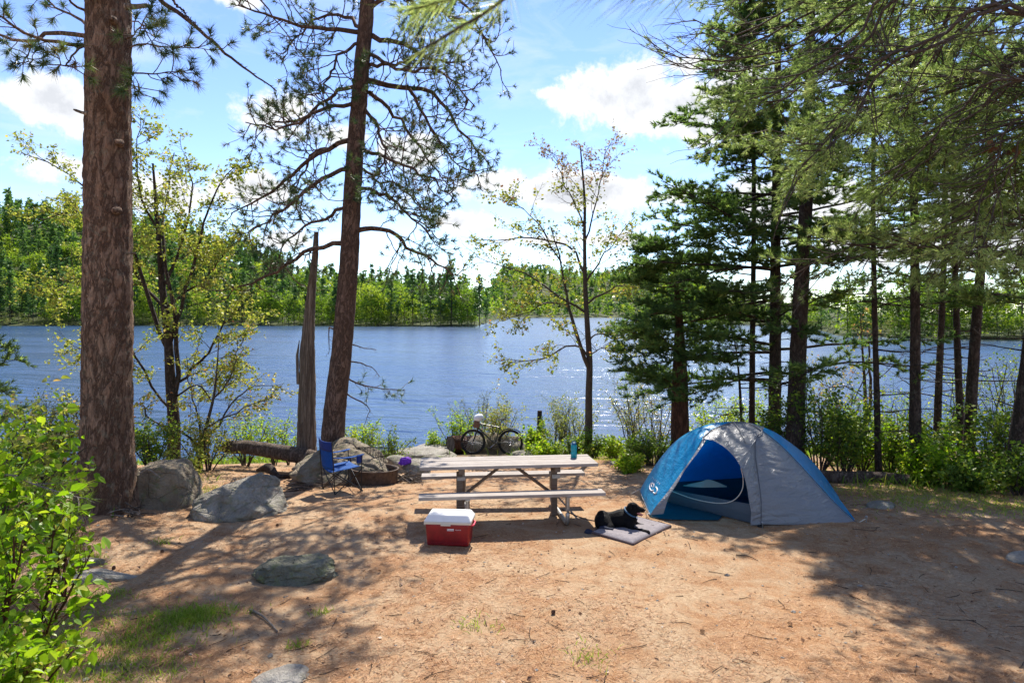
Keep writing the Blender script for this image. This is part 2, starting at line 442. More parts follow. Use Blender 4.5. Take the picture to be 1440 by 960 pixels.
def barkmat(name, dark, mid, light, sc=1.0, zst=0.28, strength=0.9, lichen=0.0, light_amt=0.5):
    m, N = newmat(name)
    t = N.n('ShaderNodeTexCoord')
    v = N.mapping(t.outputs['Object'], (sc, sc, sc * zst))
    w = N.noise(v, 6.0, 4, 0.6)
    wv = N.n('ShaderNodeVectorMath', operation='ADD'); N.l(v, wv.inputs[0])
    cmb = N.n('ShaderNodeCombineXYZ'); s_ = N.m('MULTIPLY', w, 0.16); N.l(s_, cmb.inputs[0]); N.l(s_, cmb.inputs[1]); N.l(s_, cmb.inputs[2])
    N.l(cmb.outputs[0], wv.inputs[1])
    r1 = N.noise(wv.outputs[0], 11.0, 5, 0.65, 0.3)
    rdg = N.m('ABSOLUTE', N.m('SUBTRACT', N.m('MULTIPLY', r1, 2.0), 1.0))
    crack = N.mapr(rdg, 0.0, 0.16, 0, 1, True)
    r2 = N.noise(wv.outputs[0], 24.0, 4, 0.7, 0.2)
    rdg2 = N.mapr(N.m('ABSOLUTE', N.m('SUBTRACT', N.m('MULTIPLY', r2, 2.0), 1.0)), 0.0, 0.12, 0, 1, True)
    cell = N.n('ShaderNodeTexVoronoi'); cell.inputs['Scale'].default_value = 17.0; N.l(wv.outputs[0], cell.inputs['Vector'])
    fine = N.noise(N.mapping(t.outputs['Object'], (1, 1, 0.4)), 70, 5, 0.7)
    big = N.noise(v, 1.7, 4, 0.6)
    h = N.m('ADD', N.m('ADD', N.m('MULTIPLY', crack, 0.6), N.m('MULTIPLY', rdg2, 0.25)), N.m('MULTIPLY', fine, 0.4))
    sp = N.n('ShaderNodeSeparateColor'); N.l(cell.outputs['Color'], sp.inputs[0])
    lv = N.m('ADD', N.m('MULTIPLY', N.mapr(fine, 0.3, 0.7, 0, 1), 0.45), N.m('MULTIPLY', sp.outputs[0], light_amt * 0.75))
    c1 = N.mix(lv, mid, light)
    c2 = N.mix(N.mapr(N.m('MULTIPLY', crack, N.mapr(rdg2, 0, 1, 0.6, 1)), 0, 1, 0.18, 1), dark, c1)
    c3 = N.mix(N.mapr(big, 0.4, 0.7, 0, 0.6), c2, N.mix(0.5, mid, dark))
    if lichen:
        ln = N.noise(t.outputs['Object'], 9, 6, 0.7)
        c3 = N.mix(N.mapr(ln, 0.56, 0.66, 0, lichen), c3, (0.22, 0.24, 0.17))
    b = bsdf(N, c3, 0.85, 0.2, 0, bump(N, h, strength, 0.03))
    finish(N, b.outputs[0]); MT[name] = m

barkmat('bark_red', (0.05, 0.028, 0.018), (0.2, 0.105, 0.06), (0.37, 0.26, 0.18), 0.85, 0.3, 0.9, 0.35)
barkmat('bark_lean', (0.045, 0.028, 0.02), (0.17, 0.095, 0.06), (0.3, 0.2, 0.15), 1.1, 0.35, 0.9, 0.0)
barkmat('bark_dark', (0.02, 0.014, 0.011), (0.07, 0.045, 0.034), (0.15, 0.11, 0.085), 1.2, 0.35, 0.8, 0.25)
barkmat('bark_rust', (0.03, 0.014, 0.008), (0.13, 0.05, 0.026), (0.24, 0.11, 0.06), 1.0, 0.2, 1.0, 0.0)
barkmat('snag_wood', (0.06, 0.04, 0.028), (0.2, 0.15, 0.105), (0.36, 0.29, 0.22), 0.9, 0.07, 0.8, 0.0, 0.8)
barkmat('log_wood', (0.04, 0.025, 0.018), (0.16, 0.105, 0.075), (0.4, 0.32, 0.25), 1.0, 0.3, 0.9, 0.2)
barkmat('twig_bark', (0.04, 0.03, 0.025), (0.09, 0.065, 0.05), (0.15, 0.12, 0.09), 2.0, 0.4, 0.4)
barkmat('twig_pale', (0.1, 0.08, 0.06), (0.24, 0.19, 0.15), (0.36, 0.31, 0.26), 2.0, 0.4, 0.3)

def rockmat(name, a, b_, c, moss=0.3, pink=0.0):
    m, N = newmat(name)
    t = N.n('ShaderNodeTexCoord'); v = t.outputs['Object']
    n1 = N.noise(v, 3.0, 8, 0.65); n2 = N.noise(v, 40, 5, 0.7); n3 = N.noise(v, 9, 6, 0.7, 0.4)
    col = N.ramp(n1, [(0.3, a), (0.5, b_), (0.7, c)])
    col = N.mix(N.mapr(n2, 0.35, 0.65, 0, 0.6), col, N.mix(0.6, col, (0.1, 0.09, 0.08)))
    col = N.mix(N.mapr(n3, 0.52, 0.62, 0, moss), col, (0.16, 0.17, 0.075))
    if pink: col = N.mix(N.mapr(n3, 0.3, 0.42, pink, 0), col, (0.36, 0.2, 0.15))
    spk = N.voro(v, 90); col = N.mix(N.mapr(spk, 0.1, 0.25, 0.5, 0), col, (0.07, 0.065, 0.06))
    ck = N.voro(N.mapping(v, (1, 1, 1.6)), 2.2, 'DISTANCE_TO_EDGE')
    h = N.m('ADD', N.m('MULTIPLY', n3, 1.1), N.m('MULTIPLY', n2, 0.6))
    h = N.m('ADD', h, N.m('MULTIPLY', N.mapr(ck, 0, 0.03, 0, 1), 0.35))
    bb = bsdf(N, col, 0.85, 0.25, 0, bump(N, h, 1.0, 0.05))
    finish(N, bb.outputs[0]); MT[name] = m

rockmat('rock_grey', (0.18, 0.155, 0.115), (0.34, 0.305, 0.24), (0.5, 0.455, 0.37), 0.5, 0.4)
rockmat('rock_brown', (0.15, 0.105, 0.06), (0.27, 0.21, 0.135), (0.4, 0.34, 0.25), 0.6, 0.2)
rockmat('rock_moss', (0.1, 0.1, 0.07), (0.2, 0.19, 0.13), (0.32, 0.31, 0.22), 0.85, 0.0)
rockmat('rock_pale', (0.3, 0.26, 0.21), (0.42, 0.38, 0.32), (0.55, 0.5, 0.43), 0.2, 0.3)

# ground: needle litter over sandy soil
m, N = newmat('ground_mat'); MT['ground'] = m
t = N.n('ShaderNodeTexCoord'); v = t.outputs['Object']
big = N.noise(v, 0.55, 4, 0.6, 0.3); mid = N.noise(v, 2.6, 6, 0.65, 0.4); fine = N.noise(v, 26, 6, 0.75); vf = N.noise(v, 110, 4, 0.75)
swirl = N.noise(N.mapping(v, (1, 1, 1), (0, 0, 0.6)), 5.0, 3, 0.6)
def streak(rot, sc):
    vv = N.n('ShaderNodeVectorMath', operation='ADD'); N.l(N.mapping(v, (1, 1, 1), (0, 0, rot)), vv.inputs[0])
    c_ = N.n('ShaderNodeCombineXYZ'); q = N.m('MULTIPLY', swirl, 0.35); N.l(q, c_.inputs[0]); N.l(q, c_.inputs[1]); N.l(c_.outputs[0], vv.inputs[1])
    return N.noise(N.mapping(vv.outputs[0], (1, 9, 1)), sc, 3, 0.6)
s1 = streak(0.3, 16); s2 = streak(1.6, 15); s3 = streak(2.5, 19)
sa = N.m('MAXIMUM', s1, N.m('MAXIMUM', s2, s3))
needle = N.ramp(sa, [(0.42, (0.18, 0.085, 0.04)), (0.56, (0.39, 0.2, 0.09)), (0.68, (0.54, 0.33, 0.17)), (0.8, (0.68, 0.48, 0.29))])
soil = N.ramp(fine, [(0.3, (0.27, 0.165, 0.09)), (0.5, (0.47, 0.325, 0.19)), (0.72, (0.64, 0.49, 0.33))])
f1 = N.m('ADD', N.m('MULTIPLY', mid, 0.6), N.m('MULTIPLY', big, 0.4))
cov = N.mapr(N.m('ADD', f1, N.m('MULTIPLY', N.m('SUBTRACT', fine, 0.5), 0.35)), 0.42, 0.6, 0, 1, True)
col = N.mix(cov, soil, needle)
col = N.mix(N.mapr(mid, 0.56, 0.74, 0, 0.5), col, (0.16, 0.09, 0.055))
col = N.mix(N.mapr(N.voro(v, 34), 0.08, 0.2, 0.55, 0), col, N.mix(vf, (0.1, 0.06, 0.04), (0.66, 0.56, 0.45)))
col = N.mix(N.mapr(vf, 0.35, 0.65, 0.35, 0), col, (0.09, 0.05, 0.03))
sp = N.n('ShaderNodeSeparateXYZ'); N.l(v, sp.inputs[0])
# forest floor and lake bed away from the trodden camp
shore = N.mapr(sp.outputs[1], 15.5, 19, 0, 1)
col = N.mix(shore, col, N.mix(fine, (0.1, 0.075, 0.05), (0.2, 0.16, 0.1)))
farm = N.mapr(sp.outputs[1], 60, 100, 0, 1)
col = N.mix(farm, col, N.mix(N.noise(v, 0.08, 5, 0.6), (0.03, 0.045, 0.015), (0.09, 0.1, 0.035)))
h = N.m('ADD', N.m('MULTIPLY', sa, 0.55), N.m('ADD', N.m('MULTIPLY', fine, 0.55), N.m('MULTIPLY', vf, 0.22)))
nb = bump(N, h, 0.75, 0.03)
b = bsdf(N, col, 0.92, 0.12, 0, nb); finish(N, b.outputs[0])

# water
m, N = newmat('water_mat'); MT['water'] = m
t = N.n('ShaderNodeTexCoord'); v = t.outputs['Object']
vr = N.mapping(v, (1, 1, 1), (0, 0, 0.35))
wa = N.noise(N.mapping(vr, (0.45, 1.0, 1)), 2.3, 4, 0.6, 0.5)
wb = N.noise(N.mapping(vr, (0.4, 1.0, 1)), 0.62, 3, 0.55, 0.4)
wc = N.noise(N.mapping(vr, (0.3, 1.0, 1)), 0.14, 3, 0.55, 0.3)
gust = N.noise(N.mapping(vr, (0.25, 1, 1)), 0.035, 5, 0.65, 0.6)
amp = N.mapr(gust, 0.4, 0.6, 0.28, 1.25)
h = N.m('ADD', N.m('ADD', N.m('MULTIPLY', wa, 0.2), N.m('MULTIPLY', wb, 0.6)), N.m('MULTIPLY', wc, 1.1))
h = N.m('MULTIPLY', h, amp)
nb = bump(N, h, 1.0, 0.4)
b = bsdf(N, N.ramp(gust, [(0.35, (0.01, 0.034, 0.09)), (0.65, (0.02, 0.06, 0.14))]), 0.22, 0.5, 0, nb)
b.inputs['IOR'].default_value = 1.33
finish(N, b.outputs[0])

def simple(name, col, rough=0.5, spec=0.4, metal=0.0, nscale=0, namt=0.25, bscale=0, bstr=0.2, trans=0.0, coat=0.0):
    m, N = newmat(name)
    t = N.n('ShaderNodeTexCoord'); v = t.outputs['Object']
    c = col
    if nscale:
        n = N.noise(v, nscale, 5, 0.65)
        dk = tuple(x * (1 - namt) for x in col); lt = tuple(min(1, x * (1 + namt)) for x in col)
        c = N.mix(N.mapr(n, 0.3, 0.7, 0, 1), dk, lt)
    nb = bump(N, N.noise(v, bscale, 4, 0.6), bstr, 0.01) if bscale else None
    b = bsdf(N, c, rough, spec, metal, nb)
    if coat: b.inputs['Coat Weight'].default_value = coat
    if trans:
        tr = N.n('ShaderNodeBsdfTranslucent')
        if isinstance(c, tuple): tr.inputs[0].default_value = (*c, 1)
        else: N.l(c, tr.inputs[0])
        mx = N.n('ShaderNodeMixShader'); mx.inputs[0].default_value = trans
        N.l(b.outputs[0], mx.inputs[1]); N.l(tr.outputs[0], mx.inputs[2]); finish(N, mx.outputs[0])
    else: finish(N, b.outputs[0])
    MT[name] = m
    return m

def woodmat(name, a, b_, c, rough=0.8):
    m, N = newmat(name)
    t = N.n('ShaderNodeTexCoord'); oi = N.n('ShaderNodeObjectInfo')
    vv = N.n('ShaderNodeVectorMath', operation='ADD'); N.l(t.outputs['Object'], vv.inputs[0])
    cm = N.n('ShaderNodeCombineXYZ'); N.l(N.m('MULTIPLY', oi.outputs['Random'], 37.0), cm.inputs[1]); N.l(cm.outputs[0], vv.inputs[1])
    g = N.noise(N.mapping(vv.outputs[0], (1.2, 22, 22)), 3.0, 6, 0.65, 0.3)
    g2 = N.noise(vv.outputs[0], 7, 4, 0.6)
    col = N.ramp(g, [(0.3, a), (0.52, b_), (0.75, c)])
    col = N.mix(N.mapr(g2, 0.45, 0.75, 0, 0.5), col, a)
    fine = N.noise(N.mapping(vv.outputs[0], (3, 90, 90)), 2.0, 4, 0.7)
    b = bsdf(N, col, rough, 0.3, 0, bump(N, N.m('ADD', g, N.m('MULTIPLY', fine, 0.5)), 0.5, 0.006))
    finish(N, b.outputs[0]); MT[name] = m
woodmat('wood_grey', (0.2, 0.165, 0.135), (0.34, 0.295, 0.255), (0.46, 0.42, 0.38))
woodmat('wood_brown', (0.09, 0.06, 0.04), (0.18, 0.125, 0.085), (0.28, 0.21, 0.15))
simple('galv', (0.34, 0.32, 0.29), 0.45, 0.5, 0.7, 30, 0.3, 0)
simple('steel_bolt', (0.3, 0.3, 0.3), 0.4, 0.5, 0.9)
simple('rust', (0.1, 0.066, 0.045), 0.8, 0.3, 0.2, 14, 0.5, 40, 0.4)
simple('rust_dark', (0.05, 0.035, 0.028), 0.7, 0.4, 0.4, 20, 0.4, 40, 0.3)
simple('ash', (0.28, 0.2, 0.14), 0.95, 0.1, 0, 12, 0.5, 30, 0.8)
simple('red_plastic', (0.24, 0.004, 0.008), 0.42, 0.5, 0, 9, 0.3, 120, 0.08)
simple('pink_strap', (0.7, 0.05, 0.1), 0.5)
simple('white_plastic', (0.78, 0.76, 0.71), 0.4, 0.5, 0, 6, 0.05, 90, 0.04)
simple('cream_plastic', (0.62, 0.56, 0.45), 0.45, 0.5)
simple('white_print', (0.75, 0.74, 0.72), 0.6)
simple('blue_fabric', (0.005, 0.085, 0.33), 0.75, 0.3, 0, 25, 0.25, 60, 0.2, 0.3)
simple('navy_fabric', (0.01, 0.03, 0.16), 0.8, 0.3, 0, 25, 0.25)
simple('black_metal', (0.014, 0.014, 0.015), 0.4, 0.5, 0.3)
simple('black_rubber', (0.015, 0.015, 0.015), 0.8, 0.3)
simple('frame_olive', (0.05, 0.045, 0.025), 0.35, 0.5, 0.2)
simple('alloy', (0.45, 0.45, 0.46), 0.3, 0.5, 0.9)
simple('teal_bottle', (0.0, 0.33, 0.38), 0.2, 0.5, 0, 0, 0, 0, 0, 0.35, 0.3)
simple('teal_cap', (0.01, 0.1, 0.22), 0.4)
simple('purple_cloth', (0.22, 0.07, 0.5), 0.8, 0.2, 0, 18, 0.3, 30, 0.4, 0.35)
simple('helmet_white', (0.7, 0.7, 0.72), 0.35)
simple('basket_brown', (0.17, 0.09, 0.055), 0.8, 0.2, 0, 20, 0.4)
simple('dog_black', (0.006, 0.0056, 0.006), 0.7, 0.08, 0, 60, 0.5, 70, 0.8)
simple('dog_nose', (0.008, 0.008, 0.008), 0.25, 0.5)
simple('dog_tongue', (0.45, 0.16, 0.14), 0.4, 0.5)
simple('dog_eye', (0.02, 0.01, 0.006), 0.1, 0.6)
simple('collar_blue', (0.03, 0.09, 0.16), 0.6)
simple('tag_white', (0.75, 0.78, 0.8), 0.3)
simple('mat_grey', (0.24, 0.215, 0.22), 0.9, 0.1, 0, 30, 0.2, 90, 0.5)
simple('mat_edge', (0.1, 0.075, 0.075), 0.9, 0.1, 0, 30, 0.2)
simple('cloth_dark', (0.02, 0.025, 0.045), 0.8, 0.2)
simple('leash_black', (0.012, 0.012, 0.013), 0.7)
simple('pale_cord', (0.55, 0.5, 0.42), 0.8)
simple('brown_dust', (0.34, 0.3, 0.25), 0.9)
simple('cone_mat', (0.12, 0.07, 0.045), 0.8, 0.2, 0, 40, 0.4)

def fabric(name, col, trans, rough=0.55, sheen=0.35, wr=0.35, tcol=None, ang=0.5, dirt=0.0):
    m, N = newmat(name)
    t = N.n('ShaderNodeTexCoord'); v = t.outputs['Object']
    n = N.noise(N.mapping(v, (1.0, 1.0, 3.2), (0.3, ang, 0)), 5.0, 5, 0.6, 0.6)
    n2 = N.noise(v, 24, 3, 0.6)
    nb = bump(N, N.m('ADD', n, N.m('MULTIPLY', n2, 0.12)), wr, 0.05)
    b = bsdf(N, col, rough, sheen, 0, nb)
    tr = N.n('ShaderNodeBsdfTranslucent'); tr.inputs[0].default_value = (*(tcol or col), 1); N.l(nb, tr.inputs['Normal'])
    mx = N.n('ShaderNodeMixShader'); mx.inputs[0].default_value = trans
    N.l(b.outputs[0], mx.inputs[1]); N.l(tr.outputs[0], mx.inputs[2]); finish(N, mx.outputs[0])
    MT[name] = m
fabric('fly_blue', (0.0, 0.33, 0.66), 0.5, 0.3, 0.5, 0.5, (0.0, 0.5, 0.9))
fabric('fly_grey', (0.25, 0.25, 0.255), 0.2, 0.34, 0.6, 0.85, (0.33, 0.32, 0.31))
fabric('inner_blue', (0.004, 0.14, 0.4), 0.6, 0.6, 0.3, 0.3, (0.0, 0.3, 0.7))
fabric('tub_teal', (0.008, 0.075, 0.12), 0.35, 0.55, 0.3, 0.3)
fabric('tub_grey', (0.09, 0.11, 0.13), 0.15, 0.5, 0.3, 0.3)
# ---------------------------------------------------------------- ground and water
def ground():
    a1 = np.radians(np.linspace(-46, 46, 330)); a2 = np.radians(np.linspace(46, 314, 66))[1:-1]
    A = np.concatenate([a1, a2]); nA = len(A)
    r = np.concatenate([[0.4], np.linspace(1.5, 4, 14), np.linspace(4, 28, 170)[1:], np.geomspace(28, 3600, 80)[1:]])
    X = r[:, None] * np.sin(A)[None]; Y = r[:, None] * np.cos(A)[None]
    Z = terrain(X, Y)
    V = np.stack([X, Y, Z], -1).reshape(-1, 3)
    idx = np.arange(len(r) * nA).reshape(len(r), nA)
    nx = np.roll(idx, -1, 1)
    Fq = np.stack([idx[:-1], idx[1:], nx[1:], nx[:-1]], -1).reshape(-1, 4)[:, ::-1]
    mb = MB(); mb.add(V, Fq)
    mb.add(np.vstack([V[:nA], [[0, 0, gz(0, 0.1)]]]), [(i, (i + 1) % nA, nA) for i in range(nA)])
    o = mb.build('ground', MT['ground'])
    tag(o, 'sandy campsite ground covered with orange pine needles', None, None, 'structure')
ground()

wm = MB()
wx = [-2600, -300, 0, 300, 2600]; wy = [16.0, 60, 200, 600, 3500]
V = [(x, y, WATER) for y in wy for x in wx]
Fq = [(j * 5 + i, j * 5 + i + 1, (j + 1) * 5 + i + 1, (j + 1) * 5 + i) for j in range(4) for i in range(4)]
wm.add(V, Fq)
tag(wm.build('lake_water', MT['water']), 'rippled blue lake water', None, None, 'structure')

# ---------------------------------------------------------------- far shore trees
def far_pine_mesh(seed, h, rad, z0, N=620, dense=1.0):
    rg = np.random.default_rng(seed)
    tr = MB(); tubes(tr, [[0, 0, -1], [0.1, 0, h * .5], [0, 0.1, h]], [h * .011, h * .008, h * .002], 5)
    cr = MB(); nb = 52
    zf = np.sort(rg.uniform(z0, 1.0, nb)); L = rad * (1.05 - zf) ** 0.65 * rg.uniform(0.5, 1.15, nb) / (1.05 - z0) ** 0.65
    a = rg.uniform(0, 2 * np.pi, nb)
    i = rg.integers(0, nb, N); t = rg.uniform(0.1, 1, N) ** 0.8
    P = np.stack([np.cos(a[i]) * L[i] * t, np.sin(a[i]) * L[i] * t, zf[i] * h + t * L[i] * 0.12 + rg.normal(0, .12, N)], 1)
    P += rg.normal(0, 0.16, P.shape) * np.array([1, 1, .4]) * h / 20
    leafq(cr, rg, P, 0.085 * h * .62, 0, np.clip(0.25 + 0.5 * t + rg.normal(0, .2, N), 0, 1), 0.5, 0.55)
    return tr.mesh('trunk', [MT['bark_dark']]), cr.mesh('crown', [MT['far_pine']])

def far_leaf_mesh(seed, h, rad, z0, N=760, mat='far_leaf'):
    rg = np.random.default_rng(seed)
    tr = MB(); tubes(tr, [[0, 0, -1], [0.2, 0, h * .4], [-.1, 0.1, h * .85]], [h * .012, h * .009, h * .002], 5)
    L = grow(rg, np.tile([[0, 0, h * .35]], (8, 1)) + rg.uniform(0, 1, (8, 1)) * [[0, 0, h * .3]], rg.normal(0, 1, (8, 3)) + [0, 0, 1.2], h * .4, 3, .2, .1)
    tubes(tr, L, np.array([.006, .005, .003, .001]) * h, 4)
    cr = MB(); nc = 22
    cz = rg.uniform(z0, .95, nc); ca = rg.uniform(0, 2 * np.pi, nc)
    cr_ = rad * np.sqrt(np.clip(1 - ((cz - (z0 + .95) / 2) / ((1.05 - z0) / 2)) ** 2, .1, 1)) * rg.uniform(.3, .95, nc)
    cc = np.stack([np.cos(ca) * cr_, np.sin(ca) * cr_, cz * h], 1)
    i = rg.integers(0, nc, N)
    P = cc[i] + rg.normal(0, 1, (N, 3)) * np.array([.09, .09, .055]) * h
    leafq(cr, rg, P, 0.055 * h, 0, np.clip(rg.uniform(0, 1, nc)[i] * .6 + rg.uniform(0, .4, N), 0, 1), 0.3, 0.8)
    return tr.mesh('trunk', [MT['twig_bark']]), cr.mesh('crown', [MT[mat]])

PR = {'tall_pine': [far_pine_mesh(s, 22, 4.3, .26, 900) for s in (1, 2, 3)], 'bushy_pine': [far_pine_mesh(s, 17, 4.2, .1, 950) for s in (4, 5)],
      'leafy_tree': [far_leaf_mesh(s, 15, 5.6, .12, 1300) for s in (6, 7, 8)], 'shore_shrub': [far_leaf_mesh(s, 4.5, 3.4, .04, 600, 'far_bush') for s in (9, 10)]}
rg = np.random.default_rng(77)
cand = []
def addc(px, y, kind, sc):
    x = (px - 720) / F * y
    cand.append((x, y, kind, sc))
def shy(px): return float(np.interp(px, SH[:, 0], SH[:, 1]))
for off, step, n0 in ((2, 9, 0), (6, 13, 1), (14, 13, 1), (26, 14, 1), (42, 15, 1), (62, 13, 1), (80, 12, 1), (100, 11, 1), (122, 11, 1), (145, 11, 1), (170, 11, 1), (195, 12, 1), (225, 12, 1), (255, 12, 1)):
    px = -90.0
    while px < 684:
        lim = 684 - off * 0.25 if off > 20 else 690
        if px < lim:
            u = rg.random()
            if off < 3: k = 'shore_shrub'
            else: k = 'tall_pine' if u < .3 else ('bushy_pine' if u < .46 else 'leafy_tree')
            if off == 2 or off > 30 or rg.random() < .8:
                addc(px + rg.uniform(-4, 4), shy(px) + off + rg.uniform(-3, 3) * (1 if off > 3 else .3), k, rg.uniform(.55, 1.2) * (.8 if off > 120 else 1))
        px += step * rg.uniform(.6, 1.4)
for off, step in ((1.5, 14), (5, 30), (12, 30), (24, 34)):
    px = 1004.0
    while px < 1560:
        if not (px < 1120 and off > 12):
            u = rg.random(); k = 'shore_shrub' if off < 2 else ('leafy_tree' if u < .7 else 'bushy_pine')
            s0 = .72 if px > 1150 else .7
            addc(px, shy(px) + off + rg.uniform(-1.5, 1.5), k, s0 * rg.uniform(.75, 1.2))
        px += step * rg.uniform(.6, 1.5) * (1 if px > 1150 else .6)
for i in range(420):
    px = rg.uniform(-90, 400); off = rg.uniform(50, 300); u = rg.random()
    xtra = ('tall_pine' if u < .4 else 'bushy_pine' if u < .55 else 'leafy_tree')
    y = shy(px) + off; cand.append(((px - 720) / F * y, y, xtra, rg.uniform(.7, 1.0)))
dist = []
for i in range(1500):
    px = rg.uniform(680, 1010); y = shy(px) + (rg.uniform(0, 1) ** .8) * 640 + 2
    if y < 600: continue
    u = rg.random()
    k = 'leafy_tree' if u < .66 else ('tall_pine' if u < .85 else 'bushy_pine')
    dist.append(((px - 720) / F * y, y, k, rg.uniform(.7, 1.15) * (1.0)))
size0 = {'tall_pine': 22, 'bushy_pine': 17, 'leafy_tree': 15, 'shore_shrub': 5}
cand.sort(key=lambda c: -size0[c[2]] * c[3] / c[1])
FL = {('tall_pine', 'far'): 'tall dark pine in the wooded hillside across the lake', ('bushy_pine', 'far'): 'bushy dark pine in the wooded hillside across the lake',
      ('leafy_tree', 'far'): 'lime green leafy tree in the wooded hillside across the lake', ('shore_shrub', 'far'): 'low yellow green shrub at the waterline across the lake',
      ('leafy_tree', 'right'): 'yellow green leafy tree on the nearer shore seen between the dark pine trunks', ('bushy_pine', 'right'): 'dark bushy pine on the nearer shore seen between the dark pine trunks',
      ('shore_shrub', 'right'): 'low shrub at the waterline seen between the dark pine trunks'}
cnt = {}
def far_label(k, px, off):
    a = {'tall_pine': 'tall pine', 'bushy_pine': 'bushy dark pine', 'leafy_tree': 'leafy lime tree', 'shore_shrub': 'low yellow green shrub'}[k]
    if px > 960:
        w = 'between tent peak trunks and thin black pole' if px < 1232 else ('seen just right of the thin black pole' if px < 1310 else 'seen around the cluster of three trunks')
        return a + ' on the opposite shore, ' + w
    w = ('left of the big pine trunk' if px < 118 else 'between big pine and forked tree' if px < 240 else 'between forked tree and dead snag' if px < 425 else 'between dead snag and leaning pine' if px < 490 else 'right of the leaning pine' if px < 600 else 'near the tip of the point')
    if k == 'shore_shrub': return a + ' at the far waterline, ' + w
    r = 'in the front row over the lake' if off < 20 else ('up the slope over the lake' if off < 70 else 'on the ridge over the lake')
    return a + ' ' + r + ', ' + w.replace('between big pine and forked tree', 'behind the forked tree').replace('between forked tree and dead snag', 'just left of the snag').replace('between dead snag and leaning pine', 'right of the snag')
rest = []
for i, (x, y, k, sc) in enumerate(cand):
    px = 720 + F * x / y; side = 'right' if px > 960 else 'far'
    key = (k, side)
    cnt[k] = cnt.get(k, 0) + 1
    if cnt[k] > 110:
        rest.append((x, y, k, sc)); continue
    o = thing(k, far_label(k, px, y - shy(px)), 'shrub' if k == 'shore_shrub' else 'tree', (x, y, float(terrain(np.array([x]), np.array([y]))[0])), rg.uniform(0, 6.28),
              {'far': 'trees on the far wooded shore', 'right': 'trees on the shore beyond the right hand pines'}[side] if k != 'shore_shrub' else {'far': 'shrubs along the far waterline', 'right': 'shrubs along the right hand waterline'}[side])
    o.scale = (sc, sc, sc * rg.uniform(.9, 1.12))
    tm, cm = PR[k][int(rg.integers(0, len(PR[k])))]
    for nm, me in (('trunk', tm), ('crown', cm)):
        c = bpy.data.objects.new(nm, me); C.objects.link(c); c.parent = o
# the wood behind and the hills at the lake's far end: too many to count
def wood(name, items, label, N, sz):
    rg = np.random.default_rng(5)
    A = {m: MB() for m in ('far_pine', 'far_leaf')}
    mb = MB()
    for (x, y, k, sc) in items:
        h = size0[k] * sc; z = gz(x, y)
        pine = k != 'leafy_tree'
        n = N
        if pine:
            zf = rg.uniform(.2, 1, n); r = 3.2 * sc * (1.08 - zf) ** .6 * rg.uniform(.1, 1, n)
        else:
            zf = rg.uniform(.22, 1, n); r = 3.9 * sc * np.sqrt(np.clip(1 - ((zf - .6) / .42) ** 2, 0.02, 1)) * rg.uniform(.3, 1, n)
        a = rg.uniform(0, 6.28, n)
        P = np.stack([x + np.cos(a) * r, y + np.sin(a) * r, z + zf * h], 1)
        leafq(mb, rg, P, sz * h / 15, 0 if pine else 1, np.clip(rg.uniform(.0, .7) + rg.uniform(0, .35, n), 0, 1), .4, .7)
    o = mb.build(name, [MT['far_pine'], MT['far_leaf']])
    tag(o, label, None, None, 'stuff')
wood('hillside_wood', rest, 'mixed wood of pines and spring green trees covering the hillside across the lake', 120, 2.1)
wood('distant_wood', dist, 'soft green woods on the distant hills at the end of the lake', 50, 3.3)
# ---------------------------------------------------------------- near trees
def bark_mesh(pts, radii, sides=20, rings=90, seed=0, amp=0.06, flare=1.3, flh=0.5, fine=0.0):
    """a trunk whose surface is pushed in and out: flared roots, plates and hollows"""
    P = spline(pts, rings); n = len(P)
    L = np.concatenate([[0], np.cumsum(np.linalg.norm(np.diff(P, axis=0), axis=1))])
    rr = np.interp(L / L[-1], np.linspace(0, 1, len(radii)), radii)
    a = 2 * np.pi * np.arange(sides) / sides
    T = nrm(np.gradient(P, axis=0)); Nn = nrm(np.cross(T, [0, 1.0, 0])); Nn = np.where(np.isnan(Nn), [1, 0, 0], Nn); B = np.cross(T, Nn)
    dirs = np.cos(a)[None, :, None] * Nn[:, None] + np.sin(a)[None, :, None] * B[:, None]
    fl = 1 + (flare - 1) * np.exp(-L / flh)[:, None] * (0.75 + 0.5 * (np.sin(a * 5 + seed) * .5 + .5)[None] * 1.0)
    q = np.stack([np.cos(a)[None] * np.ones((n, 1)) * 2.2, np.sin(a)[None] * np.ones((n, 1)) * 2.2, L[:, None] * 1.6 * np.ones((1, sides))], -1)
    nz = fbm(q, seed, 3) * 2 * amp
    if fine:
        q2 = np.stack([np.cos(a)[None] * rr[:, None] * 22, np.sin(a)[None] * rr[:, None] * 22, L[:, None] * 6 * np.ones((1, sides))], -1)
        rd = np.abs(fbm(q2, seed + 9, 2)) * 2
        nz = nz + (np.clip(rd * 2.2, 0, 1) - .6) * fine / np.maximum(rr[:, None], .08)
    rad = rr[:, None] * fl * (1 + nz)
    V = P[:, None] + dirs * rad[..., None]
    idx = np.arange(n * sides).reshape(n, sides)
    Fq = np.stack([idx[:-1], np.roll(idx[:-1], -1, 1), np.roll(idx[1:], -1, 1), idx[1:]], -1).reshape(-1, 4)
    return V.reshape(-1, 3), Fq, P, rr, L

def snap(v, nm=None): return Vector(v)

def red_tufts(mb, rg, tw, K=26, L=0.12, w=0.004, mat=0, nt=1):
    """pom-pom needle tufts at the tips of red pine twigs"""
    tip = tw[:, -1]; d = nrm(tw[:, -1] - tw[:, -2])
    va = np.clip(rg.normal(.45, .22, len(tip)), 0, 1)
    needles(mb, rg, tip, d, K, L, 1.25, w, mat, va, 0.11)

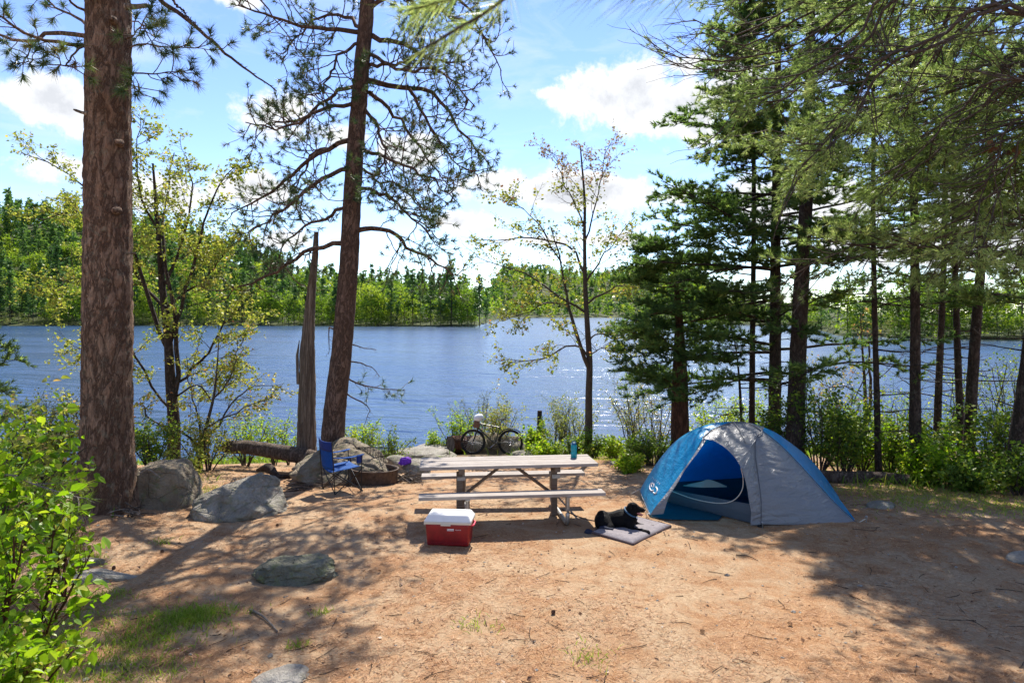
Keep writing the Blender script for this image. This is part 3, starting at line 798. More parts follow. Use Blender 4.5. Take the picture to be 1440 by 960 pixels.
# ---- leaning red pine at the water's edge
def leaning_pine():
    rg = np.random.default_rng(21); D = 13.3
    base = at(468, 618, D); base.z = gz(base.x, base.y) - 0.1
    T = thing('red_pine', 'slender red pine leaning right from behind the pale boulder, tall crooked limbs', 'tree', base)
    pts = [base, at(469, 600, D), at(480, 500, D), at(490, 380, D), at(497, 250, D), at(506, 130, D), at(517, 0, D), at(530, -160, D), at(540, -420, D), at(548, -640, D)]
    P = [Vector(p) - base for p in pts]
    V, Fq, _, _, _ = bark_mesh(P, [.235, .205, .185, .17, .15, .125, .1, .075, .045, .03], 20, 150, 3, .05, 1.25, .35, .012)
    mb = MB(); mb.add(V, Fq); mb.build('trunk', MT['bark_lean'], T)
    limbs = [([(523, 50), (563, 62), (607, 84), (655, 88)], .6, .055), ([(516, 93), (560, 88), (585, 78), (612, 58)], -.8, .04), ([(514, 112), (560, 124), (607, 128), (645, 178), (690, 235)], 1.0, .06),
             ([(512, 150), (535, 185), (540, 225), (525, 262)], -.6, .04), ([(575, 125), (597, 165), (640, 228), (672, 246)], .3, .035), ([(508, 120), (470, 130), (430, 165), (372, 176)], .9, .045),
             ([(505, 150), (460, 152), (400, 180), (345, 172)], -1.0, .045), ([(503, 190), (470, 205), (420, 240), (372, 275), (325, 300)], .6, .055), ([(500, 235), (455, 250), (405, 290), (350, 325)], -.8, .05),
             ([(496, 342), (440, 350), (400, 375), (358, 396), (312, 408)], .5, .055), ([(497, 325), (545, 322), (578, 352), (612, 370), (648, 388)], .8, .055), ([(500, 260), (545, 275), (580, 310), (612, 325)], -.9, .04),
             ([(497, 290), (450, 310), (410, 330), (385, 372)], 1.0, .04), ([(507, 60), (480, 75), (455, 120), (440, 135)], -.9, .035), ([(522, 10), (570, -10), (640, 25), (690, 60)], -.5, .05),
             ([(524, -30), (590, -40), (655, 10), (705, 100)], .9, .05), ([(519, 130), (550, 155), (585, 200), (632, 262)], 1.3, .045), ([(510, 40), (470, 20), (430, 40), (395, 85)], 1.2, .04),
             ([(470, 205), (440, 215), (415, 262), (400, 300)], 1.5, .03), ([(504, 205), (545, 225), (588, 240), (640, 282)], -1.3, .04), ([(517, 75), (565, 100), (620, 100), (668, 150)], -1.4, .04),
             ([(500, 225), (530, 255), (560, 262), (600, 300)], 1.5, .03)]
    allt = []
    nb = 15
    for pts_, dd, r in limbs:
        n = len(pts_)
        L3 = [at(px, py, D + dd * 1.3 * (i / (n - 1))) - base for i, (px, py) in enumerate(pts_)]
        c = spline(L3, nb); c[1:-1] += rg.normal(0, .025, (nb - 2, 3))
        lm = MB(); tubes(lm, c, np.linspace(r, r * .22, nb), 7)
        lm.build('limb', MT['bark_lean'], T)
        allt.append(c)
    # the crown above the frame, as the species carries it (it throws the shade on the camp)
    for j in range(15):
        z = rg.uniform(8.0, 15.5); f = (z - 3) / 12
        o = np.array([np.interp(z, [p.z for p in P], [p.x for p in P]), 0, z]); a = rg.uniform(0, 6.28)
        c = grow(rg, [o], [[math.cos(a), math.sin(a), .1]], 3.1 * (1.15 - f * .75), nb - 1, .35, .16)[0]
        lm = MB(); tubes(lm, c, np.linspace(.05, .012, nb), 6); lm.build('limb', MT['bark_lean'], T)
        allt.append(c)
    A = np.array(allt)
    p2, d2, t2, i2 = spawn(rg, A, 18, .2, 1.0, .95, False); d2[:, 2] -= .15
    S = grow(rg, p2, d2, .95 * (1.15 - .6 * t2) * rg.uniform(.6, 1.2, len(t2)), 5, .5, .28)
    mb = MB(); tubes(mb, S, np.linspace(.013, .005, 6), 4, 1)
    p3, d3, t3, i3 = spawn(rg, S, 4, .35, 1.0, .75, False)
    Q = grow(rg, p3, d3, .3 * rg.uniform(.6, 1.3, len(t3)), 3, .5, .25)
    tubes(mb, Q, np.linspace(.006, .0035, 4), 3, 1)
    keep = rg.random(len(Q)) < .8
    red_tufts(mb, rg, Q[keep], 30, .12, .0056); red_tufts(mb, rg, S, 34, .13, .0056)
    mb.build('crown', [MT['needle_red'], MT['bark_lean']], T)
    # low side branch with hanging needles, and dead twigs
    mb = MB(); b1 = spline([at(*p) - base for p in ((476, 522, 13.3), (500, 538, 13.5), (535, 546, 13.6), (570, 548, 13.7))], 10)
    tubes(mb, b1, np.linspace(.02, .006, 10), 5, 1)
    p2, d2, t2, _ = spawn(rg, b1[None], 16, .2, 1, .9, False); d2[:, 2] -= .5
    S = grow(rg, p2, d2, .32, 4, .4, .25); tubes(mb, S, np.linspace(.006, .003, 5), 3, 1); red_tufts(mb, rg, S, 26, .13, .005)
    mb.build('low_branch', [MT['needle_red'], MT['bark_lean']], T)
    for pp in ([(478, 482), (497, 484), (512, 489), (528, 492)], [(478, 500), (466, 520), (460, 540)], [(476, 470), (464, 462), (462, 500)], [(474, 545), (500, 560), (520, 575), (510, 600)], [(480, 505), (520, 515), (535, 530)]):
        mb = MB(); c = spline([at(px, py, 13.2 + .2 * i) - base for i, (px, py) in enumerate(pp)], 10); c += rg.normal(0, .012, c.shape)
        tubes(mb, c, np.linspace(.018, .004, 10), 5); q, d, _, _ = spawn(rg, c[None], 5, .3, 1, .8, False)
        tubes(mb, grow(rg, q, d, .18, 3, 0, .25), np.linspace(.005, .002, 4), 3); mb.build('dead_branch', MT['bark_lean'], T)
leaning_pine()

# ---- big red pine on the left
def big_pine():
    rg = np.random.default_rng(5); D = 9.6
    base = at(150, 720, D); base.z = gz(base.x, base.y) - 0.15
    T = thing('red_pine', 'massive red pine trunk with scaly reddish bark beside the square boulder', 'tree', base)
    P = [base, at(150, 690, D), at(151, 560, D), at(151, 400, D), at(152, 200, D), at(152, 0, D), at(152, -250, D), at(155, -700, D), at(158, -1100, D)]
    P = [Vector(p) - base for p in P]
    V, Fq, PP, rr, L = bark_mesh(P, [.345, .318, .3, .288, .276, .262, .24, .19, .11, .04], 64, 380, 8, .045, 1.42, .38, .022)
    mb = MB(); mb.add(V, Fq); mb.build('trunk', MT['bark_red'], T)
    def stub(px, py, dx, dz, Lh, r):
        p = at(px, py, D - .25) - base; mb = MB()
        c = np.array([p + Vector((dx, -.02, dz)) * Lh * t for t in (0, .4, .8, 1)]); c += rg.normal(0, .006, c.shape)
        tubes(mb, c, [r * 1.4, r, r * .9, r * .5], 8, cap=True); mb.build('branch_stub', MT['snag_wood'], T)
    stub(177, 10, 1, .03, .36, .035); stub(124, 160, -1, .3, .2, .02); stub(178, 356, 1, 0, .14, .015)
    for (px, py) in ((155, 25), (163, 199), (160, 295)):   # pruned knots
        p = at(px, py, D - .31) - base; mb = MB()
        tubes(mb, [p + Vector((0, .1, 0)), p + Vector((.01, .0, -.01)), p + Vector((.012, -.03, -.012))], [.06, .045, .026], 10, cap=True); mb.build('knot', MT['bark_red'], T)
    limbs = [([(128, 52), (62, 46), (45, 60), (-10, 50), (-80, 60)], .5, .035), ([(128, 66), (90, 62), (40, 48), (0, 22), (-50, 10)], -.6, .03), ([(172, 70), (200, 62), (250, 67), (305, 70)], .2, .014),
             ([(172, 102), (210, 104), (240, 104), (272, 96)], -.2, .014), ([(172, 40), (196, 30), (215, 60), (222, 32)], .5, .012), ([(130, 40), (100, 20), (70, 5), (55, -20)], .9, .025),
             ([(129, 20), (95, 0), (110, -20), (75, -30)], -.6, .02), ([(129, 58), (100, 80), (90, 95), (75, 70)], -.9, .016), ([(62, 50), (40, 75), (45, 95)], -.3, .012), ([(172, 108), (185, 120), (196, 128)], -.4, .01),
             ([(172, 55), (190, 50), (205, 25), (212, 15)], -.8, .012)]
    A = []
    for pts_, dd, r in limbs:
        n = len(pts_); L3 = [at(px, py, D + dd * 1.5 * (i / (n - 1))) - base for i, (px, py) in enumerate(pts_)]
        c = spline(L3, 12); c[1:-1] += rg.normal(0, .012, (10, 3)); lm = MB(); tubes(lm, c, np.linspace(r, r * .3, 12), 7); lm.build('branch', MT['bark_red'], T); A.append(c)
    A = np.array(A)
    p2, d2, t2, _ = spawn(rg, A, 9, .3, 1.0, .8, False)
    S = grow(rg, p2, d2, .34 * rg.uniform(.5, 1.2, len(t2)), 4, .25, .25)
    mb = MB(); tubes(mb, S, np.linspace(.008, .005, 5), 4, 1)
    tips = np.concatenate([S, A[:, -5:]])
    red_tufts(mb, rg, tips, 70, .17, .0042)
    mb.build('crown', [MT['needle_red'], MT['bark_red']], T)
    # the high crown
    A = []
    for j in range(46):
        z = rg.uniform(9.0, 19); a = rg.uniform(0, 6.28)
        A.append(grow(rg, [[0, 0, z]], [[math.cos(a), math.sin(a), .05]], 3.6 * (1.1 - (z - 8) / 14), 9, .3, .12)[0])
    A = np.array(A); mb = MB(); tubes(mb, A, np.linspace(.06, .012, 10), 5, 1)
    p2, d2, t2, _ = spawn(rg, A, 12, .25, 1, .9, False); S = grow(rg, p2, d2, .7, 4, .4, .25); tubes(mb, S, np.linspace(.01, .005, 5), 3, 1)
    p3, d3, t3, _ = spawn(rg, S, 3, .4, 1, .8, False); Q = grow(rg, p3, d3, .25, 2, .4, .2)
    red_tufts(mb, rg, np.concatenate([Q[:, -3:], S[:, -3:]]), 12, .15, .009); mb.build('high_crown', [MT['needle_red'], MT['bark_red']], T)
    # dead branches sweeping down across the sky
    for pp, r in (([(170, -70, 9.7), (226, 0, 10.2), (265, 28, 10.3), (310, 70, 10.4), (350, 100, 10.5), (388, 127, 10.6)], .045), ([(172, -240, 9.7), (300, -70, 10.8), (366, 0, 11.2), (396, 40, 11.3), (427, 79, 11.4)], .03), ([(243, 0, 10.3), (262, 22, 10.3), (278, 38, 10.3)], .02)):
        c = spline([at(*q) - base for q in pp], 26); c[2:] += rg.normal(0, .012, (24, 3)); mb = MB(); tubes(mb, c, np.linspace(r, r * .22, 26), 7)
        q, d, _, _ = spawn(rg, c[None], 22, .25, 1, .8, False); tubes(mb, grow(rg, q, d, .07, 2, 0, .2), np.array([.006, .005, .002]), 4)
        mb.build('dead_branch', MT['bark_lean'], T)
big_pine()

# ---- dead snag
def snag():
    D = 13.9; base = at(431, 622, D); base.z = gz(base.x, base.y) - .1
    T = thing('dead_snag', 'weathered broken dead trunk standing between boulder and lake, left of the leaning pine', 'dead tree', base)
    P = [Vector(p) - base for p in (base, at(431, 610, D), at(432, 540, D), at(433, 480, D), at(438, 410, D), at(443, 360, D), at(445, 326, D))]
    V, Fq, _, _, _ = bark_mesh(P, [.21, .195, .18, .17, .15, .12, .09, .07, .045], 26, 110, 15, .05, 1.2, .3, .012)
    mb = MB(); mb.add(V, Fq); mb.build('trunk', MT['snag_wood'], T)
    mb = MB(); tubes(mb, [at(419, 540, D - .1) - base, at(418, 500, D - .12) - base, at(421, 478, D - .1) - base], [.03, .03, .006], 7); mb.build('splinter', MT['snag_wood'], T)
    mb = MB(); tubes(mb, [at(445, 345, D) - base, at(447, 330, D) - base, at(448, 322, D) - base], [.03, .018, .003], 6); mb.build('splinter', MT['snag_wood'], T)
snag()

# ---- young leafy trees
def leafy(name, label, trunk_pts, rad, limbs, D, seed, leafm, lsize, n2, n3, nl, spread=.9, L2=.8, L3=.35, sides=10, bark='twig_bark', redtop=None, base_extra=0.1, rtwig=.008, cat='tree', lobe=3, vmean=.5):
    rg = np.random.default_rng(seed)
    tp = [at(*p) if len(p) == 3 else at(p[0], p[1], D) for p in trunk_pts]
    base = tp[0].copy(); base.z = gz(base.x, base.y) - base_extra
    T = thing(name, label, cat, base)
    P = [base] + tp if base.z < tp[0].z - .15 else [base] + tp[1:]
    P = [p - base for p in P]
    V, Fq, PP, rr, L = bark_mesh(P, list(np.linspace(rad, rad * .15, 8)), sides, 60, seed, .06, 1.3, .25)
    mb = MB(); mb.add(V, Fq); mb.build('trunk', MT[bark], T)
    A = []
    for pts_, r in limbs:
        n = len(pts_); L3_ = [at(p[0], p[1], p[2] if len(p) > 2 else D + rg.uniform(-.5, .5) * i * .5) - base for i, p in enumerate(pts_)]
        c = spline(L3_, 12); c[1:-1] += rg.normal(0, .02, (10, 3)); lm = MB(); tubes(lm, c, np.linspace(r, r * .2, 12), 6); lm.build('limb', MT[bark], T); A.append(c)
    top = spline(PP[len(PP) // 2:], 12); A.append(top)
    A = np.array(A)
    p2, d2, t2, _ = spawn(rg, A, n2, .15, 1.0, spread, False); d2[:, 2] = d2[:, 2] * .6 + .1
    S = grow(rg, p2, d2, L2 * (1.2 - .6 * t2) * rg.uniform(.5, 1.3, len(t2)), 5, .15, .14)
    mb = MB(); tubes(mb, S, np.linspace(rtwig, rtwig * .35, 6), 4, 1)
    p3, d3, t3, _ = spawn(rg, S, n3, .2, 1.0, .8, False); d3[:, 2] *= .7
    Q = grow(rg, p3, d3, L3 * rg.uniform(.5, 1.2, len(t3)), 3, .1, .15)
    tubes(mb, Q, np.linspace(rtwig * .4, rtwig * .2, 4), 3, 1)
    c, d, t = along(rg, Q, nl, .3, 1.05)
    c2, _, _ = along(rg, S, nl, .4, 1.02); c = np.concatenate([c, c2])
    c = np.repeat(c, lobe, 0) + rg.normal(0, lsize * .45, (len(c) * lobe, 3))
    va = np.clip(rg.normal(vmean, .25, len(c)), 0, 1); keep = fbm(c * 1.3, seed, 2) > -.16
    if redtop is not None:
        tm = c[:, 2] > redtop
        leafq(mb, rg, c[tm & keep], lsize * .8, 2, None, .3, .8, .2); c = c[~tm & keep]; va = va[~tm & keep]
    else: c = c[keep]; va = va[keep]
    leafq(mb, rg, c, lsize, 0, va, .5, .8, .15)
    mb.build('crown', [MT[leafm], MT[bark], MT['leaf_red']], T)
    return T

leafy('young_maple', 'young maple with sparse yellow leaves and reddish tip, standing alone before open water', [(828, 606), (828, 560), (829, 510), (826, 460), (823, 400), (822, 330), (822, 280), (816, 205)], .105,
      [([(829, 520), (812, 480), (800, 430), (792, 380), (775, 320)], .06), ([(826, 500), (815, 485), (790, 490), (760, 505), (700, 508)], .03), ([(824, 440), (790, 420), (750, 390), (710, 375), (668, 360)], .035),
       ([(823, 430), (840, 415), (865, 405), (895, 390)], .03), ([(822, 385), (805, 350), (780, 340), (740, 335), (665, 340)], .035), ([(823, 400), (840, 370), (860, 345), (876, 325)], .03),
       ([(822, 340), (835, 300), (845, 250), (852, 205)], .025), ([(828, 480), (840, 470), (870, 475), (892, 478)], .022), ([(822, 320), (805, 280), (790, 250), (780, 215)], .022), ([(829, 500), (850, 490), (872, 500)], .018),
       ([(800, 430), (770, 425), (740, 440), (700, 452)], .022), ([(790, 370), (760, 320), (730, 290), (705, 280)], .02)], 17, 31, 'leaf_maple', .085, 12, 6, 4, .8, .85, .34, redtop=6.9, base_extra=.05, lobe=2)
leafy('leafy_tree', 'bushy tree with young yellow leaves and dark forked trunk, right of the big pine', [(244, 640), (245, 600), (240, 540), (236, 470), (228, 400), (222, 320), (215, 230)], .14,
      [([(245, 560), (250, 500), (243, 430), (232, 360), (230, 290), (245, 215)], .055), ([(240, 500), (215, 440), (190, 360), (150, 290), (90, 240), (30, 215)], .05), ([(240, 480), (265, 400), (285, 320), (310, 260), (330, 235)], .045),
       ([(238, 440), (200, 400), (160, 330), (110, 300), (60, 310)], .04), ([(246, 540), (290, 500), (320, 450), (345, 430)], .035), ([(245, 580), (215, 545), (190, 500), (170, 480), (110, 490)], .03),
       ([(233, 400), (260, 330), (270, 270), (262, 220)], .035), ([(236, 430), (290, 390), (320, 350), (335, 330)], .03), ([(232, 340), (200, 280), (192, 210), (198, 165)], .028), ([(244, 560), (275, 540), (300, 560), (325, 520)], .025),
       ([(200, 400), (150, 400), (100, 390), (70, 420)], .025)], 14.6, 32, 'leaf_yellow', .072, 16, 8, 4, .85, .95, .34, bark='bark_dark', lobe=3, vmean=.5)
leafy('sapling', 'multi-stemmed sapling with orange tinged leaves arching right above the fallen log', [(282, 640), (290, 600), (300, 560), (305, 520), (308, 470)], .05,
      [([(284, 625), (310, 590), (330, 560), (360, 545), (398, 540)], .025), ([(284, 630), (280, 590), (268, 550), (262, 500)], .025), ([(292, 600), (320, 585), (350, 570), (380, 560)], .02), ([(283, 635), (262, 610), (215, 590), (196, 560)], .03),
       ([(300, 560), (320, 540), (335, 500), (342, 470)], .018)], 13.9, 33, 'leaf_maple', .07, 9, 5, 3, .8, .6, .25, lobe=2, vmean=.6)
leafy('sapling', 'thin pair of brown stems with coppery leaves standing beyond the tent, before the water', [(1217, 640), (1218, 600), (1216, 540), (1212, 480), (1210, 440)], .07,
      [([(1218, 600), (1224, 560), (1223, 500), (1220, 460)], .05), ([(1218, 560), (1190, 545), (1160, 540), (1140, 520)], .02), ([(1222, 520), (1190, 580), (1200, 545), (1170, 520)], .015), ([(1217, 590), (1190, 575), (1170, 560), (1150, 555)], .02)],
      17, 34, 'leaf_maple', .07, 7, 4, 2, .9, .6, .25, lobe=2, vmean=.75)

# ---- white pines on the right
def white_pine(label, pts, rad, D, seed, z0, z1, Lb, per, n2, dark=True, dead_z=None, K=9, w=.006, tuftL=.1, aim=None, bark='bark_dark', sparse=0.0, nt=4, whorl=.55, cut=None, deadL=1.2, L2=.62, taper=1.0):
    rg = np.random.default_rng(seed)
    tp = [at(*p) if len(p) == 3 else at(p[0], p[1], D) for p in pts]
    base = tp[0].copy(); base.z = gz(base.x, base.y) - .15
    T = thing('white_pine', label, 'tree', base)
    P = [p - base for p in [base] + tp[1:]]
    if cut is None:
        d = (P[-1] - P[-2]).normalized(); d = (d + Vector((0, 0, 1.5))).normalized()
        while P[-1].z < z1 + 1: P.append(P[-1] + d * 2.2)
    V, Fq, PP, rr, L = bark_mesh(P, list(np.linspace(rad, rad * .2, 10)) if cut is None else [rad, rad * .95, rad * .8, rad * .45, rad * .2], 16, 110, seed, .05, 1.3, .35, .008)
    mb = MB(); mb.add(V, Fq); mb.build('trunk', MT[bark], T)
    zz = []; z = z0
    while z < z1: zz.append(z); z += whorl * rg.uniform(.7, 1.3)
    o, dr, ln = [], [], []
    for z in zz:
        k = per if rg.random() > sparse else max(1, per // 2)
        a0 = rg.uniform(0, 6.28)
        for j in range(k):
            a = a0 + 6.28 * j / k + rg.normal(0, .25)
            if aim is not None and rg.random() < aim[1]: a = aim[0] + rg.normal(0, .5)
            f = (z - z0) / (z1 - z0)
            Lx = Lb * (1.0 - taper * f ** 1.3 * .85) * rg.uniform(.55, 1.15) * (.75 + .25 * min(1, (z - z0) / 1.5))
            zq = z + rg.normal(0, .08)
            o.append([np.interp(zq, PP[:, 2], PP[:, 0]), np.interp(zq, PP[:, 2], PP[:, 1]), zq]); dr.append([math.cos(a), math.sin(a), rg.uniform(-.05, .25)]); ln.append(max(.3, Lx))
    Bm = grow(rg, o, dr, ln, 9, -.06, .07)
    mb = MB(); ln = np.array(ln); tubes(mb, Bm, np.linspace(1, .22, 10)[None] * (.008 + .0085 * ln)[:, None], 5, 1)
    p2, d2, t2, i2 = spawn(rg, Bm, n2, .22, 1.0, .95, True, .25)
    S = grow(rg, p2, d2, L2 * (1.25 - .85 * t2) * rg.uniform(.6, 1.2, len(t2)) * np.clip(ln[i2] / 2.0, .5, 1.3), 4, .12, .1)
    tubes(mb, S, np.linspace(.006, .003, 5), 3, 1)
    p3, d3, t3, i3 = spawn(rg, S, 3, .25, .95, .75, True, .4)
    Q = grow(rg, p3, d3, .2 * rg.uniform(.6, 1.3, len(t3)), 3, .15, .12)
    vb = rg.normal(.0, .14, len(Bm))
    c1, e1, tt1 = along(rg, S, nt, .25, 1.0); c2, e2, tt2 = along(rg, Q, max(2, nt - 1), .2, 1.0)
    cc = np.concatenate([c1, c2]); ee = np.concatenate([e1, e2])
    vv = np.concatenate([np.repeat(vb[i2], nt), np.repeat(vb[i2][i3], max(2, nt - 1))])
    ee = ee + np.array([0, 0, .25]); va = np.clip(.42 + vv + rg.normal(0, .2, len(cc)), 0, 1)
    needles(mb, rg, cc, ee, K, tuftL, .8, w, 0, va, .02)
    mb.build('crown', [MT['needle_dark' if dark else 'needle_white'], MT[bark]], T)
    if dead_z:
        nD = int((dead_z[1] - dead_z[0]) / .28)
        oo = []; dd = []
        for j in range(nD):
            z = rg.uniform(*dead_z); a = rg.uniform(0, 6.28); oo.append([np.interp(z, PP[:, 2], PP[:, 0]), np.interp(z, PP[:, 2], PP[:, 1]), z]); dd.append([math.cos(a), math.sin(a), rg.uniform(-.15, .2)])
        G = grow(rg, oo, dd, deadL * rg.uniform(.4, 1.3, nD), 7, .05, .09)
        q, d, _, _ = spawn(rg, G, 6, .3, 1, .8, True, .3); G2 = grow(rg, q, d, .3, 3, 0, .12)
        for g in range(min(nD, 14)):
            mb = MB(); tubes(mb, G[g], np.linspace(.014, .003, 8), 4); tubes(mb, G2[g * 6:g * 6 + 6], np.linspace(.004, .002, 4), 3); mb.build('dead_branch', MT[bark], T)
    return T
white_pine('straight dark pine trunk behind the tent peak, dense layered boughs reaching left', [(1089, 600), (1090, 500), (1091, 330), (1093, 180)], .145, 15.0, 41, 2.0, 11.2, 3.9, 5, 15, True, (1.0, 4.5), 9, .0115, .13, (math.pi + .1, .5), nt=4)
white_pine('thickest dark pine trunk directly behind the tent, mottled bark, leaning slightly right', [(1117, 640), (1120, 560), (1125, 440), (1131, 330), (1137, 200)], .185, 13.5, 42, 4.3, 10.6, 2.5, 4, 12, True, (1.8, 6.2), 8, .0115, .13, None, sparse=.25)
white_pine('short bushy pine with rusty red lower trunk rising just left of the tent', [(956, 612), (956, 540), (955, 460), (953, 425), (951, 400), (950, 382)], .2, 14.6, 43, 2.0, 4.9, 1.7, 7, 12, True, None, 7, .010, .12, (math.pi, .35), 'bark_rust', cut=True, whorl=.42, taper=.6)
white_pine('thin dark pine pole left of the two thick trunks behind the tent', [(1057, 600), (1058, 500), (1060, 330), (1060, 200)], .075, 15.6, 44, 3.4, 12, 1.9, 4, 10, True, (1.0, 4.5), 7, .011, .13, None, sparse=.3)
white_pine('very thin straight black pine pole standing alone beyond the right end of the log', [(1236, 650), (1233, 560), (1230, 440), (1228, 320), (1228, 240)], .062, 13.0, 45, 4.6, 9.5, 1.9, 4, 9, True, (1.2, 5.6), 7, .011, .12, None, sparse=.4, deadL=1.7)
white_pine('straight black pine trunk rising right of the end of the log', [(1287, 655), (1287, 560), (1287, 440), (1286, 320), (1284, 200)], .11, 12.5, 46, 4.6, 9.0, 2.4, 3, 9, True, (1.0, 5.5), 8, .011, .12, None, sparse=.3, deadL=1.7)
white_pine('slim dark pine trunk, left one of the cluster of three at right', [(1316, 630), (1320, 540), (1325, 430), (1328, 330), (1330, 200)], .085, 15.0, 47, 4.2, 10.2, 2.4, 4, 9, True, (1.5, 5.5), 7, .0115, .13, None, sparse=.4)
white_pine('slim dark pine trunk, middle one of the cluster of three at right', [(1353, 645), (1349, 560), (1345, 450), (1342, 330), (1340, 200)], .08, 14.0, 48, 4.6, 9.8, 2.3, 3, 9, True, (1.5, 5.5), 7, .0115, .13, None, sparse=.4)
white_pine('dark pine trunk leaning right, right one of the cluster of three', [(1361, 645), (1366, 560), (1374, 440), (1384, 320), (1392, 200), (1395, 60)], .12, 13.5, 49, 3.6, 9.6, 2.7, 3, 10, True, (1.5, 5.0), 8, .0115, .13, (math.pi, .3), sparse=.3, deadL=1.6)
white_pine('dark leaning pine trunk at the right edge of the picture among shrubs', [(1428, 690), (1432, 620), (1440, 560), (1452, 460), (1462, 300)], .15, 11.5, 50, 3.4, 8.2, 2.4, 3, 9, False, (1.3, 4.5), 9, .009, .12, (math.pi, .4), sparse=.2)
white_pine('bare young pine pole leaning behind the left side of the tent peak', [(1045, 600), (1040, 540), (1033, 480), (1022, 440)], .035, 15.2, 51, 2.6, 3.4, .9, 3, 6, True, (.8, 2.6), 6, .006, .1, None, cut=True, deadL=1.0)
white_pine('small pine behind the far left bush, only its branch tips seen at the left edge', [(-70, 640), (-70, 560), (-68, 470), (-66, 400)], .09, 12.5, 52, 1.0, 4.6, 1.25, 5, 9, False, None, 9, .009, .12, None, whorl=.35)

# ---- overhanging white pine whose trunk stands out of the frame to the right
def overhang():
    rg = np.random.default_rng(61)
    base = Vector((8.6, 5.6, gz(8.6, 5.6) - .15))
    T = thing('white_pine', 'overhanging white pine with long bright needled boughs sweeping in from the upper right', 'tree', base)
    V, Fq, PP, _, _ = bark_mesh([Vector((0, 0, 0)), Vector((.05, 0, 6)), Vector((0, .1, 17))], [.3, .25, .2, .08], 24, 80, 61, .05, 1.3, .4)
    mb = MB(); mb.add(V, Fq); mb.build('trunk', MT['bark_dark'], T)
    lim = [([(1900, 150, 5.9), (1440, 10, 6.6), (1360, 45, 6.8), (1250, 95, 7.1), (1190, 180, 7.3), (1120, 250, 7.4)], .035), ([(1900, -100, 5.9), (1440, -80, 6.8), (1270, -10, 7.3), (1220, 60, 7.5), (1120, 130, 7.8), (1040, 160, 8)], .035),
           ([(1900, 300, 5.9), (1500, 120, 6.6), (1400, 130, 7.0), (1320, 210, 7.3), (1260, 250, 7.6)], .03), ([(1900, 200, 5.9), (1560, 90, 6.8), (1440, 90, 7.4), (1340, 130, 7.8), (1240, 160, 8.2), (1150, 230, 8.5)], .03),
           ([(1900, -300, 6.0), (1500, -200, 7.0), (1250, -80, 8.0), (1130, 20, 8.4), (1050, 60, 8.6), (985, 45, 8.8)], .035), ([(1900, -250, 6.0), (1400, -120, 7.2), (1240, 10, 8.2), (1120, 80, 9), (1010, 100, 9.4), (940, 90, 9.6)], .03),
           ([(1900, 100, 5.9), (1480, 160, 6.6), (1420, 240, 6.8), (1370, 330, 7.0)], .02), ([(1900, 350, 5.9), (1600, 330, 6.8), (1440, 320, 7.6), (1320, 345, 8.4), (1230, 350, 8.8), (1130, 395, 9.2)], .022),
           ([(1900, -150, 5.9), (1420, -60, 7.6), (1330, 40, 8.4), (1290, 130, 8.8), (1190, 200, 9.2), (1100, 190, 9.4)], .03), ([(1900, 50, 5.9), (1500, 60, 7.4), (1400, 160, 8.4), (1340, 190, 9), (1270, 290, 9.2)], .025),
           ([(1900, -350, 6.0), (1450, -250, 7.6), (1250, -130, 8.8), (1150, -40, 9.6), (1060, 0, 10), (1000, 10, 10.2)], .03), ([(1900, 260, 5.9), (1530, 220, 7.0), (1440, 250, 7.6), (1400, 290, 8)], .02)]
    A = []
    for pts_, r in lim:
        c = spline([at(*q) - base for q in pts_], 22); c[0] = [0, 0, c[0][2]]; c[1:-1] += rg.normal(0, .022, (20, 3))
        m = MB(); tubes(m, c, np.linspace(r * 1.1, r * .2, 22), 7); m.build('bough', MT['twig_bark'], T); A.append(c)
    A = np.array(A)[:, 5:]
    p2, d2, t2, i2 = spawn(rg, A, 26, .02, 1.0, .75, False, .3); d2[:, 2] = d2[:, 2] * .6 - .12
    S = grow(rg, p2, d2, 1.0 * (1.2 - .6 * t2) * rg.uniform(.5, 1.25, len(t2)), 6, .1, .1)
    mb = MB(); tubes(mb, S, np.linspace(.009, .0035, 7), 4, 1)
    p3, d3, t3, i3 = spawn(rg, S, 6, .2, 1.0, .7, True, .5)
    Q = grow(rg, p3, d3, .34 * rg.uniform(.5, 1.3, len(t3)), 4, .1, .12); tubes(mb, Q, np.linspace(.0035, .002, 5), 3, 1)
    live = fbm(Q[:, -1] * .9, 3, 2) > -.04
    Q = Q[live]
    c1, e1, tt = along(rg, Q, 5, .35, 1.0)
    va = np.clip(.62 + fbm(c1 * 1.4, 8, 2) * .8 + rg.normal(0, .16, len(c1)), 0, 1)
    needles(mb, rg, c1, e1 + np.array([0, 0, .15]), 11, .09, .95, .0036, 0, va, .02)
    mb.build('crown', [MT['needle_white'], MT['twig_bark']], T)
    T2 = T
    # brown dead cluster caught on a bough
    for q in ((1398, 208, 6.9), (1424, 212, 7.0)):
        m = MB(); c = np.repeat(np.array([at(*q) - base]), 26, 0) + rg.normal(0, .03, (26, 3)); leafq(m, rg, c, .07, 0, rg.uniform(0, .5, 26), .2); m.build('dead_leaf_cluster', MT['dead_leaf'], T)
    # two more of the same stand of pines behind it
    kids = list(T.children)
    for dx, dy, dz, rz, sc, lb in ((1.3, .9, .2, -5, 1.0, 'second overhanging white pine, its boughs filling the top right behind the nearest ones'), (-.2, .5, .6, 6, .95, 'overhanging white pine with boughs reaching highest above the tent at the top of the frame'),
                                   ):
        r = T.copy(); C.objects.link(r); r.location = (base.x + dx, base.y + dy, gz(base.x + dx, base.y + dy) - .1 + dz * 0); r.rotation_euler = (0, 0, R(rz)); r.scale = (sc, sc, sc * (1 + dz * .09)); r['label'] = lb
        for c in kids:
            if c.name.startswith('dead_leaf'): continue
            k = c.copy(); C.objects.link(k); k.parent = r
overhang()

